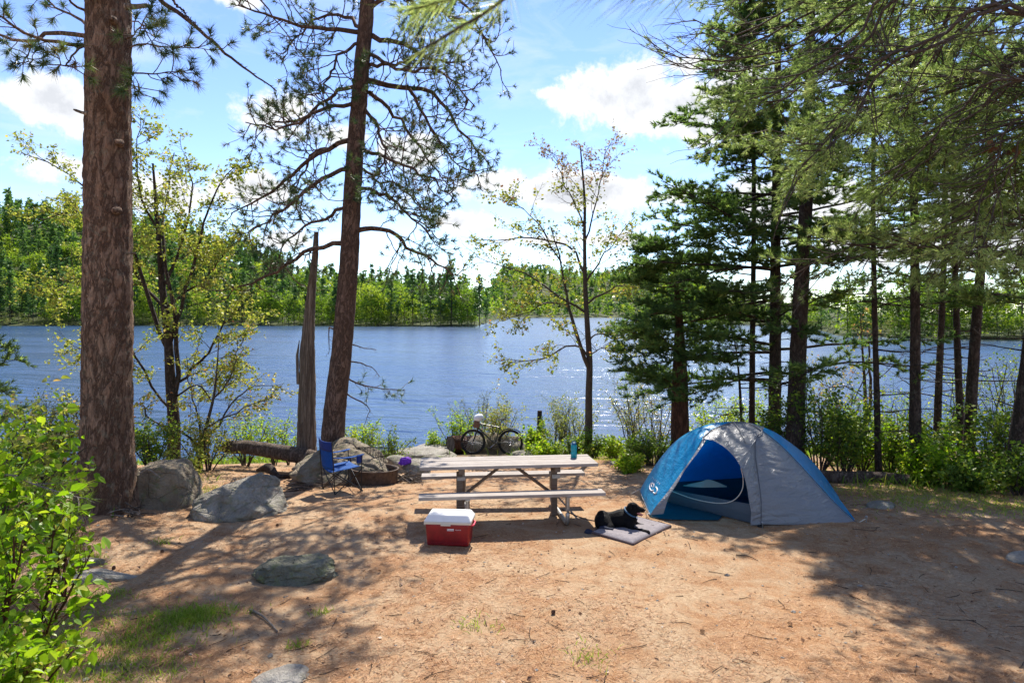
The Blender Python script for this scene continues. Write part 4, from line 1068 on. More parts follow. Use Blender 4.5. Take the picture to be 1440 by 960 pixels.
# ---- branch of a pine close above the camera, far out of focus
def near_branch():
    rg = np.random.default_rng(71)
    T = thing('pine_branch', 'blurred pine branch hanging close overhead at the top middle', 'branch', at(700, -400, .9))
    o = T.location.copy()
    mb = MB(); A = []
    for pp, r in (([(700, -400, .9), (730, -60, .9), (690, 10, .9), (640, 42, .88), (600, 68, .86)], .004), ([(760, -200, .95), (840, -30, .95), (920, -14, .97), (1010, -10, 1.0)], .003), ([(720, -40, .9), (660, -10, .9), (610, 5, .92), (575, 15, .92)], .0025)):
        c = spline([at(*q) - o for q in pp], 12); tubes(mb, c, np.linspace(r, r * .5, 12), 6, 1); A.append(c[4:])
    A = np.array(A)
    c, e, _ = along(rg, A[:1], 26, .3, 1); needles(mb, rg, c, e + [0, 0, -.25], 7, .075, .8, .0006, 0, rg.uniform(.55, 1, len(c)), .005)
    c, e, _ = along(rg, A[2:], 18, .3, 1); needles(mb, rg, c, e + [0, 0, -.1], 6, .07, .8, .0006, 0, rg.uniform(.6, 1, len(c)), .005)
    c, e, _ = along(rg, A[1:2], 26, .1, 1); needles(mb, rg, c, e * 0 + [-.75, 0, -.5], 4, .085, .35, .0006, 0, rg.uniform(.0, .4, len(c)), .005)
    mb.build('needle_spray', [MT['needle_white'], MT['twig_bark']], T)
near_branch()
# ---------------------------------------------------------------- shrubs
def shrub(label, px, D, h, rad, seed, leafm='leaf_yellow', lsize=.06, nst=9, dens=1.0, name='shrub', bark='twig_bark', lean=0.0, group=None, vm=.5, lean_y=0.0, n3=3, nl=3):
    rg = np.random.default_rng(seed)
    x = (px - 720) / F * D; base = Vector((x, D, gz(x, D) - .04))
    T = thing(name, label, 'shrub', base, 0, group)
    a = rg.uniform(0, 6.28, nst)
    P0 = np.stack([np.cos(a) * rad * .18 * rg.uniform(0, 1, nst), np.sin(a) * rad * .18 * rg.uniform(0, 1, nst), np.zeros(nst)], 1)
    tilt = rad / h * rg.uniform(.1, 1.0, nst)
    S = grow(rg, P0, np.stack([np.cos(a) * tilt + lean, np.sin(a) * tilt + lean_y, np.ones(nst)], 1), h * rg.uniform(.6, 1.05, nst), 8, -.05, .1)
    mb = MB(); tubes(mb, S, np.linspace(.011, .003, 9) * (1 + h * .4), 5)
    p2, d2, t2, _ = spawn(rg, S, 7, .2, 1, .7, False); d2[:, 2] += .15
    Q = grow(rg, p2, d2, h * .32 * rg.uniform(.5, 1.2, len(t2)), 4, .1, .14); tubes(mb, Q, np.linspace(.004, .0015, 5), 3)
    mb.build('stem', MT[bark], T)
    p3, d3, t3, _ = spawn(rg, Q, n3, .3, 1, .8, False); U = grow(rg, p3, d3, h * .12, 2, 0, .15)
    mb = MB(); tubes(mb, U, np.linspace(.002, .001, 3), 3, 1)
    c, _, _ = along(rg, U, nl, .1, 1.1); c2, _, _ = along(rg, Q, nl + 1, .3, 1.05); c = np.concatenate([c, c2])
    c = np.repeat(c, 2, 0) + rg.normal(0, lsize * .5, (len(c) * 2, 3)); c = c[rg.random(len(c)) < dens]
    (leaff if name == 'leafy_sapling' else leafq)(mb, rg, c, lsize * (1.1 if name == 'leafy_sapling' else 1), 0, np.clip(rg.normal(vm, .26, len(c)), 0, 1), .5, .75)
    mb.build('foliage', [MT[leafm], MT[bark]], T)
    return T

SHR = [
 # label, px, D, h, rad, leaf, size, stems, density, vm
 ('round bright yellow green shrub behind the fire ring, at the water', 516, 15.6, .95, .8, 'leaf_lime', .05, 16, 1, .75),
 ('small loose shrub right of the bright round shrub behind the fire grate', 548, 15.0, .75, .4, 'leaf_green', .05, 8, .8, .6),
 ('yellow green shrub left of the front wheel of the bicycle', 640, 19.8, 1.3, .7, 'leaf_lime', .06, 12, .9, .65),
 ('rounded golden shrub directly behind the bicycle saddle', 700, 19.9, 1.6, 1.0, 'leaf_yellow', .055, 18, 1, .6),
 ('leafy shrub crowding the rear wheel of the bicycle', 752, 18.3, .75, .6, 'leaf_lime', .08, 12, .9, .7),
 ('grey green twiggy shrub between bicycle and dark post', 675, 20.6, 1.8, .7, 'leaf_grey', .04, 12, .6, .4),
 ('twiggy shrub with small yellow green leaves right of the dark post', 782, 18.6, 1.5, .7, 'leaf_yellow', .05, 14, .75, .5),
 ('thin leaved shrub left of the young maple trunk', 806, 18.0, 1.5, .6, 'leaf_yellow', .05, 12, .75, .5),
 ('low dark green shrub at the foot of the young maple', 832, 16.8, .7, .6, 'leaf_green', .06, 12, 1, .4),
 ('low yellow shrub just right of the young maple foot', 868, 16.6, .65, .7, 'leaf_lime', .06, 14, 1, .75),
 ('tall twiggy shrub with curving grey stems between maple and rust red pine', 893, 17.2, 2.0, .8, 'leaf_yellow', .05, 12, .7, .6),
 ('open shrub with pale buds left of the rust red pine', 922, 16.8, 1.7, .7, 'leaf_yellow', .05, 11, .5, .7),
 ('rounded dense green bush in front of the rust red pine', 918, 14.6, .75, .75, 'leaf_green', .05, 22, 1, .5),
 ('small bright green seedling clump by the tent, left side', 888, 13.6, .35, .5, 'leaf_lime', .07, 10, 1, .75),
 ('bright yellow shrub between rust red pine and tent peak', 1000, 16.4, 1.3, .8, 'leaf_lime', .06, 14, 1, .8),
 ('bright yellow shrub behind the tent peak, left of the thick trunks', 1040, 16.9, 1.4, .7, 'leaf_lime', .06, 13, .9, .75),
 ('leafy dark green shrub wrapping the foot of the trunk behind the tent peak', 1086, 13.9, 1.35, .5, 'leaf_green', .07, 12, 1, .35),
 ('tall dark leafy shrub behind the right slope of the tent', 1150, 13.4, 1.75, .6, 'leaf_green', .075, 13, .9, .45),
 ('dense leafy shrub behind the fallen log, near its middle', 1185, 13.2, 1.35, .65, 'leaf_green', .075, 14, 1, .6),
 ('thicket shrub behind the log, left of the thin black pole', 1212, 13.6, 1.1, .6, 'leaf_lime', .07, 12, .9, .6),
 ('low thicket shrub at the foot of the thin black pole', 1254, 13.6, 1.0, .6, 'leaf_green', .07, 13, .9, .55),
 ('shrub with layered leaves between the black trunk and the cluster of three', 1300, 13.4, 1.15, .7, 'leaf_green', .08, 13, 1, .6),
 ('bright layered shrub in front of the cluster of three trunks', 1330, 11.9, .85, .75, 'leaf_lime', .08, 13, .9, .55),
 ('leafy shrub between the leaning trunk of the cluster and the right edge', 1398, 12.6, 1.35, .7, 'leaf_green', .08, 13, .9, .6),
 ('tall open shrub high at the right edge behind the leaning trunk', 1418, 14.5, 2.3, .9, 'leaf_green', .06, 12, .6, .6),
 ('low leafy shrub at the right edge of the clearing', 1372, 11.2, .6, .7, 'leaf_green', .08, 12, 1, .55),
 ('low bright shrub at the end of the fallen log', 1296, 12.2, .55, .45, 'leaf_lime', .07, 9, .9, .6),
 ('low shrub at the foot of the right edge trunk', 1432, 11.0, .7, .55, 'leaf_green', .075, 10, 1, .5),
 ('bushy yellow shrub just left of the big pine trunk', 75, 10.8, 1.35, .8, 'leaf_yellow', .06, 16, 1, .65),
 ('bushy yellow green shrub at the left edge below the water', 25, 10.2, 1.2, .8, 'leaf_lime', .07, 14, .9, .5),
 ('grey leaved twiggy shrub standing before the water at far left', 60, 12.5, 1.3, .8, 'leaf_grey', .045, 15, .8, .5),
 ('green shrub behind the square boulder', 215, 12.8, 1.0, .7, 'leaf_green', .06, 13, 1, .6),
 ('shrub with yellow tips right of the forked tree', 292, 13.6, 1.1, .7, 'leaf_yellow', .06, 13, .9, .6),
 ('low shrub with brown tangle in front of the forked tree', 262, 12.6, .55, .55, 'leaf_yellow', .05, 12, .7, .45),
 ('slender shrub at the left end of the fallen log', 345, 14.6, 1.15, .6, 'leaf_lime', .055, 11, .7, .65),
 ('slim upright shrub beyond the fallen log, against the water', 385, 15.4, 1.2, .4, 'leaf_lime', .05, 8, .6, .65),
 ('little upright sprig left of the dead snag', 405, 15.2, .9, .25, 'leaf_lime', .05, 5, .7, .7),
 ('low green shrub at the left edge of the ledge by the water', 612, 19.6, .7, .4, 'leaf_lime', .055, 8, .9, .7),
 ('low plants behind the tabletop, right of the bicycle', 770, 17.2, .55, .6, 'leaf_lime', .07, 11, 1, .65),
 ('low shrub behind the water bottle', 810, 16.0, .45, .55, 'leaf_green', .06, 11, 1, .6),
 ('open leafy shrub beyond the small pine, between the trunks', 1170, 16.0, 1.9, .8, 'leaf_maple', .055, 10, .5, .6),
 ('tangled shrub beyond the black trunk, before the water', 1262, 16.4, 1.9, .9, 'leaf_lime', .055, 11, .5, .6),
 ('open shrub behind the cluster of three trunks', 1340, 16.8, 2.2, .9, 'leaf_lime', .055, 12, .55, .6),
 ('pale green open shrub between thick trunk and thin pair of stems', 1195, 15.0, 1.3, .8, 'leaf_lime', .06, 12, .8, .55),
]
for i, (lb, px, D, h, rad, lm, ls, ns, de, vm) in enumerate(SHR):
    shrub(lb, px, D, h, rad, 300 + i, lm, ls, ns, de, vm=vm)

# the bright leafy saplings at the left edge, close to the camera
shrub('bright green leafy sapling at the left edge, nearest the camera', -22, 4.6, 1.55, .4, 401, 'leaf_lime', .068, 8, .6, 'leafy_sapling', 'bark_rust', .05, vm=.45, nl=3)
shrub('dark stemmed leafy sapling leaning right beside the grass', 22, 4.9, 1.35, .25, 402, 'leaf_lime', .085, 4, .5, 'leafy_sapling', 'bark_rust', .22, vm=.5, nl=2)
shrub('tall leafy sapling behind the nearest one at the left edge', -30, 5.8, 1.85, .45, 403, 'leaf_lime', .08, 8, .75, 'leafy_sapling', 'twig_bark', .0, vm=.45, nl=3)
shrub('fine leaved yellow green sapling in front of the big pine foot', 84, 6.6, .95, .4, 404, 'leaf_lime', .055, 7, .75, 'leafy_sapling', 'bark_rust', .0, vm=.7, nl=3)
shrub('thicket of yellow green leaves at the left edge before the big pine', 5, 7.0, 1.6, .6, 405, 'leaf_yellow', .075, 11, .8, 'leafy_sapling', 'twig_bark', .0, vm=.4, nl=3)
shrub('low leafy sapling in the bottom left corner', -5, 4.3, .8, .5, 406, 'leaf_lime', .07, 8, .8, 'leafy_sapling', 'bark_rust', .0, vm=.6, nl=2)

# pine bough reaching in at the left edge
def left_bough():
    rg = np.random.default_rng(411); b = at(-60, 650, 5.6)
    b.z = gz(b.x, b.y) - .05
    T = thing('pine_sapling', 'white pine sapling whose long needled bough reaches in from the left edge', 'tree', b)
    mb = MB(); tubes(mb, spline([(0, 0, 0), (.05, 0, 1.0), (.1, 0, 2.0)], 8), np.linspace(.03, .01, 8), 7); mb.build('trunk', MT['twig_pale'], T)
    c = spline([Vector((.04, 0, .75)), at(0, 673, 5.6) - b, at(45, 680, 5.5) - b, at(100, 697, 5.4) - b, at(128, 701, 5.35) - b], 16)
    mb = MB(); tubes(mb, c, np.linspace(.012, .004, 16), 6, 1)
    p2, d2, t2, _ = spawn(rg, c[None], 9, .2, .95, .6, False); S = grow(rg, p2, d2, .22, 4, .1, .1); tubes(mb, S, np.linspace(.005, .003, 5), 4, 1)
    red_tufts(mb, rg, np.concatenate([S, c[None][:, -5:], c[None][:, -7:-2]]), 60, .11, .0016)
    mb.build('bough', [MT['grass_mat'], MT['twig_pale']], T)
left_bough()

# ---------------------------------------------------------------- grass and low cover (uncountable)
def blades(name, label, centres, n, h, spread, w, mat, seed, vm=.5):
    rg = np.random.default_rng(seed); mb = MB(); pts = []
    for (x, y, s, k) in centres:
        m = int(n * k); p = np.stack([x + rg.normal(0, s, m), y + rg.normal(0, s * .8, m)], 1); pts.append(p)
    P = np.concatenate(pts); z = terrain(P[:, 0], P[:, 1]); M = len(P)
    B = np.stack([P[:, 0], P[:, 1], z - .005], 1)
    d = rg.normal(0, spread, (M, 3)); d[:, 2] = 1; d = nrm(d); L = (h * rg.uniform(.4, 1.2, M))[:, None]
    wd = nrm(np.cross(d, rg.normal(0, 1, (M, 3)))) * w
    midp = B + d * L * .6; bend = d * 1.0; bend[:, 2] -= .5; tip = midp + nrm(bend) * L * .5
    V = np.stack([B - wd, B + wd, midp + wd * .8, midp - wd * .8, tip], 1).reshape(-1, 3)
    i = np.arange(M)[:, None] * 5; va = np.clip(rg.normal(vm, .22, M), 0, 1)
    mb.add(V, i + np.array([[0, 1, 2, 3]]), 0, va, False); mb.f.append(((i + np.array([[3, 2, 4]])), 0, va.astype(np.float32), False))
    o = mb.build(name, MT[mat]); tag(o, label, None, None, 'stuff')
def gp(px, py):
    D = 8.0
    for _ in range(12):
        x = (px - 720) / F * D; D = (CAMZ - gz(x, D)) * F / (py - HZ)
    return (px - 720) / F * D, D
cs = [(*gp(272, 866), .13, 1.6), (*gp(235, 880), .22, 1.6), (*gp(130, 868), .22, .5), (*gp(120, 900), .3, .5), (*gp(120, 945), .35, .9), (*gp(190, 940), .2, .6), (*gp(60, 935), .3, .8), (*gp(125, 787), .08, .35), (*gp(150, 838), .12, .3),
      (*gp(318, 862), .12, .25), (*gp(415, 910), .05, .12), (*gp(228, 763), .06, .12), (*gp(450, 862), .05, .1), (*gp(675, 880), .1, .12), (*gp(830, 925), .12, .12), (*gp(285, 690), .35, .9), (*gp(255, 672), .4, .8), (*gp(185, 905), .2, .5)]
blades('grass', 'patches of bright green grass on the needle covered ground at left', cs, 520, .08, .55, .0035, 'grass_mat', 501, .6)
cs = []
rg = np.random.default_rng(9)
for px, py in ((860, 646), (900, 650), (840, 643), (1170, 672), (1210, 690), (1265, 700), (1300, 692), (1345, 700), (1385, 700), (1420, 712), (1440, 718), (1320, 684), (1240, 690), (1290, 710), (880, 645), (930, 650), (1330, 712)):
    cs.append((*gp(px, py), .4, .55))
blades('ground_cover', 'thin grass and moss along the edge of the clearing', cs, 700, .06, .6, .005, 'grass_mat', 502, .75)
cs = [(float(x), float(y), .8, 1.0) for x, y in zip(rg.uniform(-10, 11, 110), rg.uniform(17.5, 21.5, 110)) if not (-3.2 < x < 1.2)] + [(float(x), float(y), .5, .8) for x, y in zip(rg.uniform(6.5, 11.5, 30), rg.uniform(11.6, 15, 30))] + [(float(x), float(y), .5, .8) for x, y in zip(rg.uniform(-10, -6.2, 26), rg.uniform(6.5, 14, 26))]
blades('undergrowth', 'rough undergrowth on the bank above the lake', cs, 190, .22, .6, .012, 'leaf_green', 503, .6)

# ---------------------------------------------------------------- litter on the ground
def scatter(n, seed, near=3.4, far=16.5, pw=1.5):
    rg = np.random.default_rng(seed)
    D = near * (far / near) ** (rg.uniform(0, 1, n) ** (1 / pw) * .999)
    D = near + (far - near) * rg.uniform(0, 1, n) ** pw
    X = rg.uniform(-.86, .86, n) * D
    return rg, X, D
rg, X, Y = scatter(150000, 601, 3.6, 15.5, 1.35)
den = fbm(np.stack([X * 1.1, Y * 1.1], -1), 31, 3) + .5
k = rg.random(len(X)) < np.clip((den - .3) * 2.6, .06, 1); X = X[k]; Y = Y[k]; M = len(X)
Z = terrain(X, Y) + rg.uniform(.002, .012, M)
a = rg.uniform(0, np.pi, M); L = rg.uniform(.035, .1, M); d = np.stack([np.cos(a), np.sin(a), rg.normal(0, .16, M)], 1); Cc = np.stack([X, Y, Z], 1)
wd = np.stack([-np.sin(a), np.cos(a), rg.normal(0, .5, M)], 1) * (.0014 + .00016 * Y)[:, None]
V = np.stack([Cc - d * L[:, None] / 2 - wd, Cc - d * L[:, None] / 2 + wd, Cc + d * L[:, None] / 2], 1).reshape(-1, 3)
mb = MB(); mb.add(V, np.arange(M * 3).reshape(-1, 3), 0, np.clip(rg.normal(.55, .28, M), 0, 1), False)
tag(mb.build('pine_needle_litter', MT['litter_mat']), 'fallen orange pine needles strewn over the campsite', None, None, 'stuff')
rg, X, Y = scatter(2600, 602, 3.8, 15, 1.2)
w8 = np.exp(-((X + 3.2) / 2.4) ** 2) + .35; k = rg.random(len(X)) < w8; X = X[k]; Y = Y[k]
mb = MB(); Cc = np.stack([X, Y, terrain(X, Y) + .008], 1); leafq(mb, rg, Cc, .042, 0, rg.uniform(0, 1, len(X)), 1.6, .7)
tag(mb.build('fallen_leaves', MT['dead_leaf']), 'small dry brown leaves and bark flakes on the ground', None, None, 'stuff')
rg, X, Y = scatter(900, 603, 3.8, 15, 1.2)
pe = np.array([[1, 0, 0], [-1, 0, 0], [0, 1, 0], [0, -1, 0], [0, 0, 1], [0, 0, -1]], float); pf = np.array([[0, 2, 4], [2, 1, 4], [1, 3, 4], [3, 0, 4], [2, 0, 5], [1, 2, 5], [3, 1, 5], [0, 3, 5]])
s = rg.uniform(.006, .022, len(X)) * np.where(rg.random(len(X)) < .06, 1.8, 1)
V = np.stack([X, Y, terrain(X, Y) + s * .15], 1)[:, None] + pe[None] * s[:, None, None] * rg.uniform(.5, 1.2, (len(X), 6, 1)) * np.array([1, 1, .55])
mb = MB(); mb.add(V.reshape(-1, 3), (np.arange(len(X))[:, None, None] * 6 + pf[None]).reshape(-1, 3), 0, .5, False)
tag(mb.build('pebbles', MT['rock_pale']), 'small pale pebbles scattered on the ground', None, None, 'stuff')
rg, X, Y = scatter(420, 604, 3.8, 15, 1.1)
P0 = np.stack([X, Y, terrain(X, Y) + .008], 1); a = rg.uniform(0, 6.28, len(X)); G = grow(rg, P0, np.stack([np.cos(a), np.sin(a), 0 * a], 1), rg.uniform(.05, .28, len(X)), 4, 0, .16)
G[:, :, 2] = terrain(G[:, :, 0], G[:, :, 1]) + .008
mb = MB(); tubes(mb, G, np.linspace(.004, .002, 5), 4)
tag(mb.build('twig_litter', MT['bark_dark']), 'thin broken twigs lying on the ground', None, None, 'stuff')
# pine cones
def cone_mesh():
    mb = MB(); rg = np.random.default_rng(4)
    for k in range(46):
        t = k / 45; a = k * 2.4; r = .019 * math.sin(math.pi * min(1, t * .85 + .15)) + .003; z = (t - .5) * .06
        p = np.array([math.cos(a) * r, math.sin(a) * r, z]); u = np.array([math.cos(a), math.sin(a), .5]) * .013; v = np.array([-math.sin(a), math.cos(a), 0]) * .008
        mb.add([p * [.3, .3, 1] - v * .5, p * [.3, .3, 1] + v * .5, p + u * .3 + v, p + u, p + u * .3 - v], [[0, 1, 2, 4]], 0, .5, False); mb.f.append((np.array([[2, 3, 4]]) + mb.n - 5, 0, np.array([.5], np.float32), False))
    return mb.mesh('pine_cone', [MT['cone_mat']])
cm = cone_mesh()
for (px, py, lb) in ((778, 863, 'dry pine cone on open ground between the cooler and the bottom of the picture'), (228, 777, 'dry pine cone on the ground below the low boulder'), (160, 800, 'pine cone on needles below the big pine'), (988, 890, 'pine cone in the open sand below the tent'), (1111, 879, 'small pine cone between sun and shade below the tent'), (390, 740, 'pine cone beside the low boulder')):
    x, y = gp(px, py); o = bpy.data.objects.new('pine_cone', cm); C.objects.link(o); o.location = (x, y, gz(x, y) + .018); o.rotation_euler = (1.4, 0, px * .1); o.scale = (.65, .65, .65); tag(o, lb, 'pine cone')

# ---------------------------------------------------------------- rocks
def rock(name, label, cx, cy, sx_, sy_, sz_, seed, mat, planes=9, rz=0.0, sink=.15, rough=.09, soft=30.0, sub=5, cat='rock', parent=None, zoff=0.0, top=None, keyp=None):
    rg = np.random.default_rng(seed)
    bm = bmesh.new(); bmesh.ops.create_icosphere(bm, subdivisions=sub, radius=1)
    V = np.array([v.co[:] for v in bm.verts]); Fc = np.array([[v.index for v in f.verts] for f in bm.faces]); bm.free()
    n = nrm(rg.normal(0, 1, (planes, 3))); hgt = rg.uniform(.68, .95, planes)
    if keyp is not None:
        n = np.vstack([n * 1.0, nrm(np.array([k[:3] for k in keyp], float))]); hgt = np.concatenate([hgt + .12, [k[3] for k in keyp]])
    dt = np.clip(V @ n.T, .05, None); rr = (hgt[None] / dt); rr = np.where(V @ n.T < .05, 9, rr)
    r = -np.log(np.exp(-soft * np.minimum(rr, 1.25)).sum(1) + np.exp(-soft * 1.1)) / soft
    r = r * (1 + fbm(V * 2.1 + seed, seed, 4) * rough * 3.2 + fbm(V * 9 + seed, seed + 1, 3) * rough * 1.0 - np.clip(.07 - np.abs(fbm(V * 1.7 + seed * 3.1, seed + 4, 2)), 0, .07) * rough * 9)
    hz_ = np.sqrt(np.clip(1 - V[:, 2] ** 2, .01, 1)); sk = np.where(V[:, 2] < 0, np.minimum(1 / hz_, 1.35) * (1 + .12 * np.minimum(-V[:, 2], .6)), 1.0)
    Q = V * r[:, None] * np.array([sx_, sy_, sz_]) * np.stack([sk, sk, np.ones(len(sk))], 1)
    c, s_ = math.cos(rz), math.sin(rz); Q = np.stack([Q[:, 0] * c - Q[:, 1] * s_, Q[:, 0] * s_ + Q[:, 1] * c, Q[:, 2]], 1)
    mb = MB(); mb.add(Q, Fc); o = mb.build(name, MT[mat], parent)
    o.location = (cx, cy, gz(cx, cy) + sz_ * (1 - 2 * sink) * .8 + zoff)
    return tag(o, label, cat)
x, y = gp(228, 716)
rock('boulder', 'square edged brown boulder standing against the big pine trunk', x - .14, y + .42, .43, .45, .40, 12, 'rock_brown', 5, .2, .1, .06, 40, 6, keyp=[(0, 0, 1, .82), (-.25, 0, 1, .86), (0, -1, .05, .78), (1, -.1, .25, .86), (-1, 0, -.15, .84), (.7, -.7, 0, .95)])
x, y = gp(330, 728)
rock('boulder', 'wedge shaped grey boulder rising from the needles right of the square one', x - .1, y + .4, .56, .55, .34, 14, 'rock_grey', 4, -.1, .12, .09, 34, 6, keyp=[(-.55, 0, 1, .56), (.95, -.2, .5, .72), (0, -1, .55, .66), (-.5, -.7, .8, .72)])
x, y = gp(412, 820)
rock('boulder', 'low mossy rock lying alone on the open needles in front of the others', x - .02, y + .2, .385, .27, .15, 16, 'rock_moss', 6, .05, .2, .11, 30, 6, keyp=[(0, 0, 1, .78), (.1, -1, .2, .85)])
x, y = gp(462, 690)
rock('boulder', 'large sloping tan boulder beneath the leaning pine behind the blue chair', x - .12, 12.6, .82, .75, .51, 18, 'rock_brown', 5, .25, .18, .1, 30, 6, keyp=[(-.75, -.1, 1, .62), (.7, -.1, 1, .74), (0, -1, .7, .7)])
x, y = gp(400, 950)
rock('rock_slab', 'pale flat rock just breaking through the needles at the bottom edge', x, y - .04, .2, .17, .04, 20, 'rock_pale', 6, .1, .28, .05)
x, y = gp(127, 813)
rock('rock_slab', 'thin pale flat rock in the ground left of the low mossy rock', x, y, .42, .16, .06, 22, 'rock_pale', 6, .1, .3, .05)
x, y = gp(118, 792)
rock('rock_slab', 'small grey flat stone beside the grass tuft below the big pine', x, y, .2, .1, .05, 23, 'rock_grey', 6, .4, .25, .05)
x, y = gp(1452, 788)
rock('rock', 'small pale rock at the right edge of the clearing', x, y, .26, .16, .06, 24, 'rock_pale', 6, .1, .2, .05, sub=4)
rock('rock', 'grey rock with a purple bundle beside the fire ring', (585 - 720) / F * 12.9, 12.9, .26, .3, .2, 26, 'rock_grey', 7, .3, .1, .06, sub=4)
rock('rock', 'pale rock behind the fire ring, right of the grate', (556 - 720) / F * 13.9, 13.9, .28, .25, .2, 27, 'rock_grey', 7, .7, .1, .06, sub=4)
rock('rock_ledge', 'low grey rock ledge at the water behind the left end of the picnic table', (590 - 720) / F * 17.8, 17.8, .8, .7, .12, 28, 'rock_grey', 8, 0, .15, .08, zoff=.05)
rock('rock_ledge', 'low pale ledge left of the bicycle, touching the water', (618 - 720) / F * 19.6, 19.6, .7, .7, .22, 29, 'rock_pale', 8, .4, .15, .08)
rock('rock', 'pale rounded rock leaning up behind the bicycle frame', (692 - 720) / F * 19.7, 19.7, .36, .35, .45, 30, 'rock_brown', 8, .4, .1, .06, sub=4)
rock('rock', 'low rock behind the front wheel of the bicycle', (668 - 720) / F * 19.4, 19.4, .45, .35, .33, 31, 'rock_brown', 8, .9, .1, .06, sub=4)
rock('rock', 'brown rock behind the rear wheel of the bicycle', (722 - 720) / F * 19.5, 19.5, .5, .35, .3, 32, 'rock_brown', 8, .2, .1, .06, sub=4)
rock('rock_slab', 'flat grey stone in the ground right of the bicycle', (752 - 720) / F * 17.9, 17.9, .6, .4, .12, 33, 'rock_grey', 8, .2, .2, .06, sub=4)
rock('rock_slab', 'small flat stone behind the tabletop near the bottle', (790 - 720) / F * 17.2, 17.2, .4, .3, .1, 34, 'rock_grey', 8, .2, .2, .06, sub=4)
rock('rock', 'small pale rock on the ground left of the tent', *gp(866, 653), .14, .1, .05, 36, 'rock_pale', 6, .2, .2, .06, sub=3)
rock('rock', 'small grey stone in the shade right of the tent tip', *gp(1240, 712), .2, .14, .05, 37, 'rock_grey', 6, .2, .2, .06, sub=3)

# ---------------------------------------------------------------- logs, posts, sticks
def log(name, label, pts, radii, seed, mat='log_wood', sides=16, rings=60, amp=.08):
    b = Vector(pts[len(pts) // 2]); T = thing(name, label, 'log', b)
    V, Fq, P, rr, L = bark_mesh([Vector(p) - b for p in pts], radii, sides, rings, seed, amp, 1.0, .3, .01)
    mb = MB(); mb.add(V, Fq); n = len(P)
    mb.build('trunk', MT[mat], T)
    for e, nm in ((0, 'cut_end'), (n - 1, 'cut_end')):
        ring = V.reshape(n, sides, 3)[e]; c = ring.mean(0); d = nrm(P[e] - P[1 if e == 0 else n - 2]) * .01
        m = MB(); Vv = np.vstack([ring * .96 + c * .04 + d, c + d * 2]); f = [(i, (i + 1) % sides, sides) if e else ((i + 1) % sides, i, sides) for i in range(sides)]; m.add(Vv, f, 0, .5, False); m.build(nm, MT['log_wood'], T)
    return T
g = lambda px, D, dz=0.0: (lambda x: Vector((x, D, gz(x, D) + dz)))((px - 720) / F * D)
log('fallen_log', 'long weathered fallen log whose right end meets the boulder by the dead snag', [at(318, 628, 14.2), at(350, 629, 14.0), at(385, 634, 13.8), at(420, 640, 13.6), at(452, 648, 13.5)], [.13, .14, .15, .16, .17], 71)
log('fallen_log', 'grey fallen log lying in the shade behind the right slope of the tent', [g(1140, 12.6, .08), g(1185, 12.4, .08), g(1230, 12.2, .08), g(1280, 11.9, .07)], [.14, .13, .12, .11], 72)
log('log_section', 'short dark log section with cut face behind the front wheel of the bicycle', [g(634, 19.0, .28), g(650, 19.2, .28), g(672, 19.6, .26)], [.25, .26, .25], 73, 'bark_rust')
log('tree_root', 'dark gnarled root running over the ground between log and boulder', [g(362, 13.3, .06), g(378, 13.0, .14), g(392, 12.7, .04), g(420, 12.9, .05)], [.03, .09, .05, .03], 74, 'bark_dark', 10, 30, .2)
def post(label, px, D, h, r, dx, mat='bark_dark', name='wooden_post', cat='post'):
    b = g(px, D, -.1); T = MB(); V, Fq, P, _, _ = bark_mesh([Vector((0, 0, 0)), Vector((dx * .5, 0, h * .5)), Vector((dx, 0, h))], [r, r, r * .85], 12, 24, 75, .06, 1.0, .3, .006)
    T.add(V, Fq); T.add(np.vstack([V.reshape(24, 12, 3)[-1], [[dx, 0, h + .01]]]), [(i, (i + 1) % 12, 12) for i in range(12)], 0, .5, False)
    o = T.build(name, MT[mat]); o.location = b; tag(o, label, cat)
post('dark weathered post standing in the shrubs right of the bicycle', 758, 18.9, 1.3, .075, .02)
post('short dark leaning stub at the water left of the bicycle', 627, 19.6, .62, .07, .09, 'bark_dark', 'stub', 'stump')
def stick(label, pts, r, mat, name='stick'):
    b = Vector(pts[0]); mb = MB(); c = spline([Vector(p) - b for p in pts], 14); tubes(mb, c, np.linspace(r, r * .5, 14), 7, cap=True); o = mb.build(name, MT[mat]); o.location = b; tag(o, label, 'stick'); return o
def gpv(px, py, dz=0.0):
    x, y = gp(px, py); return Vector((x, y, gz(x, y) + dz))
stick('pale bare stick lying on the needles below the low mossy rock', [gpv(352, 859, .015), gpv(368, 868, .02), gpv(380, 878, .015), gpv(390, 889, .012)], .013, 'twig_pale')
stick('pale forked twig resting on top of the square boulder', [at(199, 664, 9.35), at(209, 660, 9.33), at(225, 671, 9.3)], .012, 'twig_pale')
stick('thin dark stick on the sand below the right side of the tent', [gpv(1035, 781, .01), gpv(1052, 783, .014), gpv(1066, 789, .01)], .006, 'bark_dark')
stick('dark stick beside the needles left of the low mossy rock', [gpv(228, 764, .01), gpv(244, 766, .014), gpv(255, 770, .01)], .007, 'bark_dark')
stick('small branched twig at the bottom of the clearing, lower right', [gpv(1002, 946, .01), gpv(1012, 940, .014), gpv(1016, 937, .01)], .004, 'bark_dark')
simple('seam_grey', (0.11, 0.115, 0.13), 0.6)
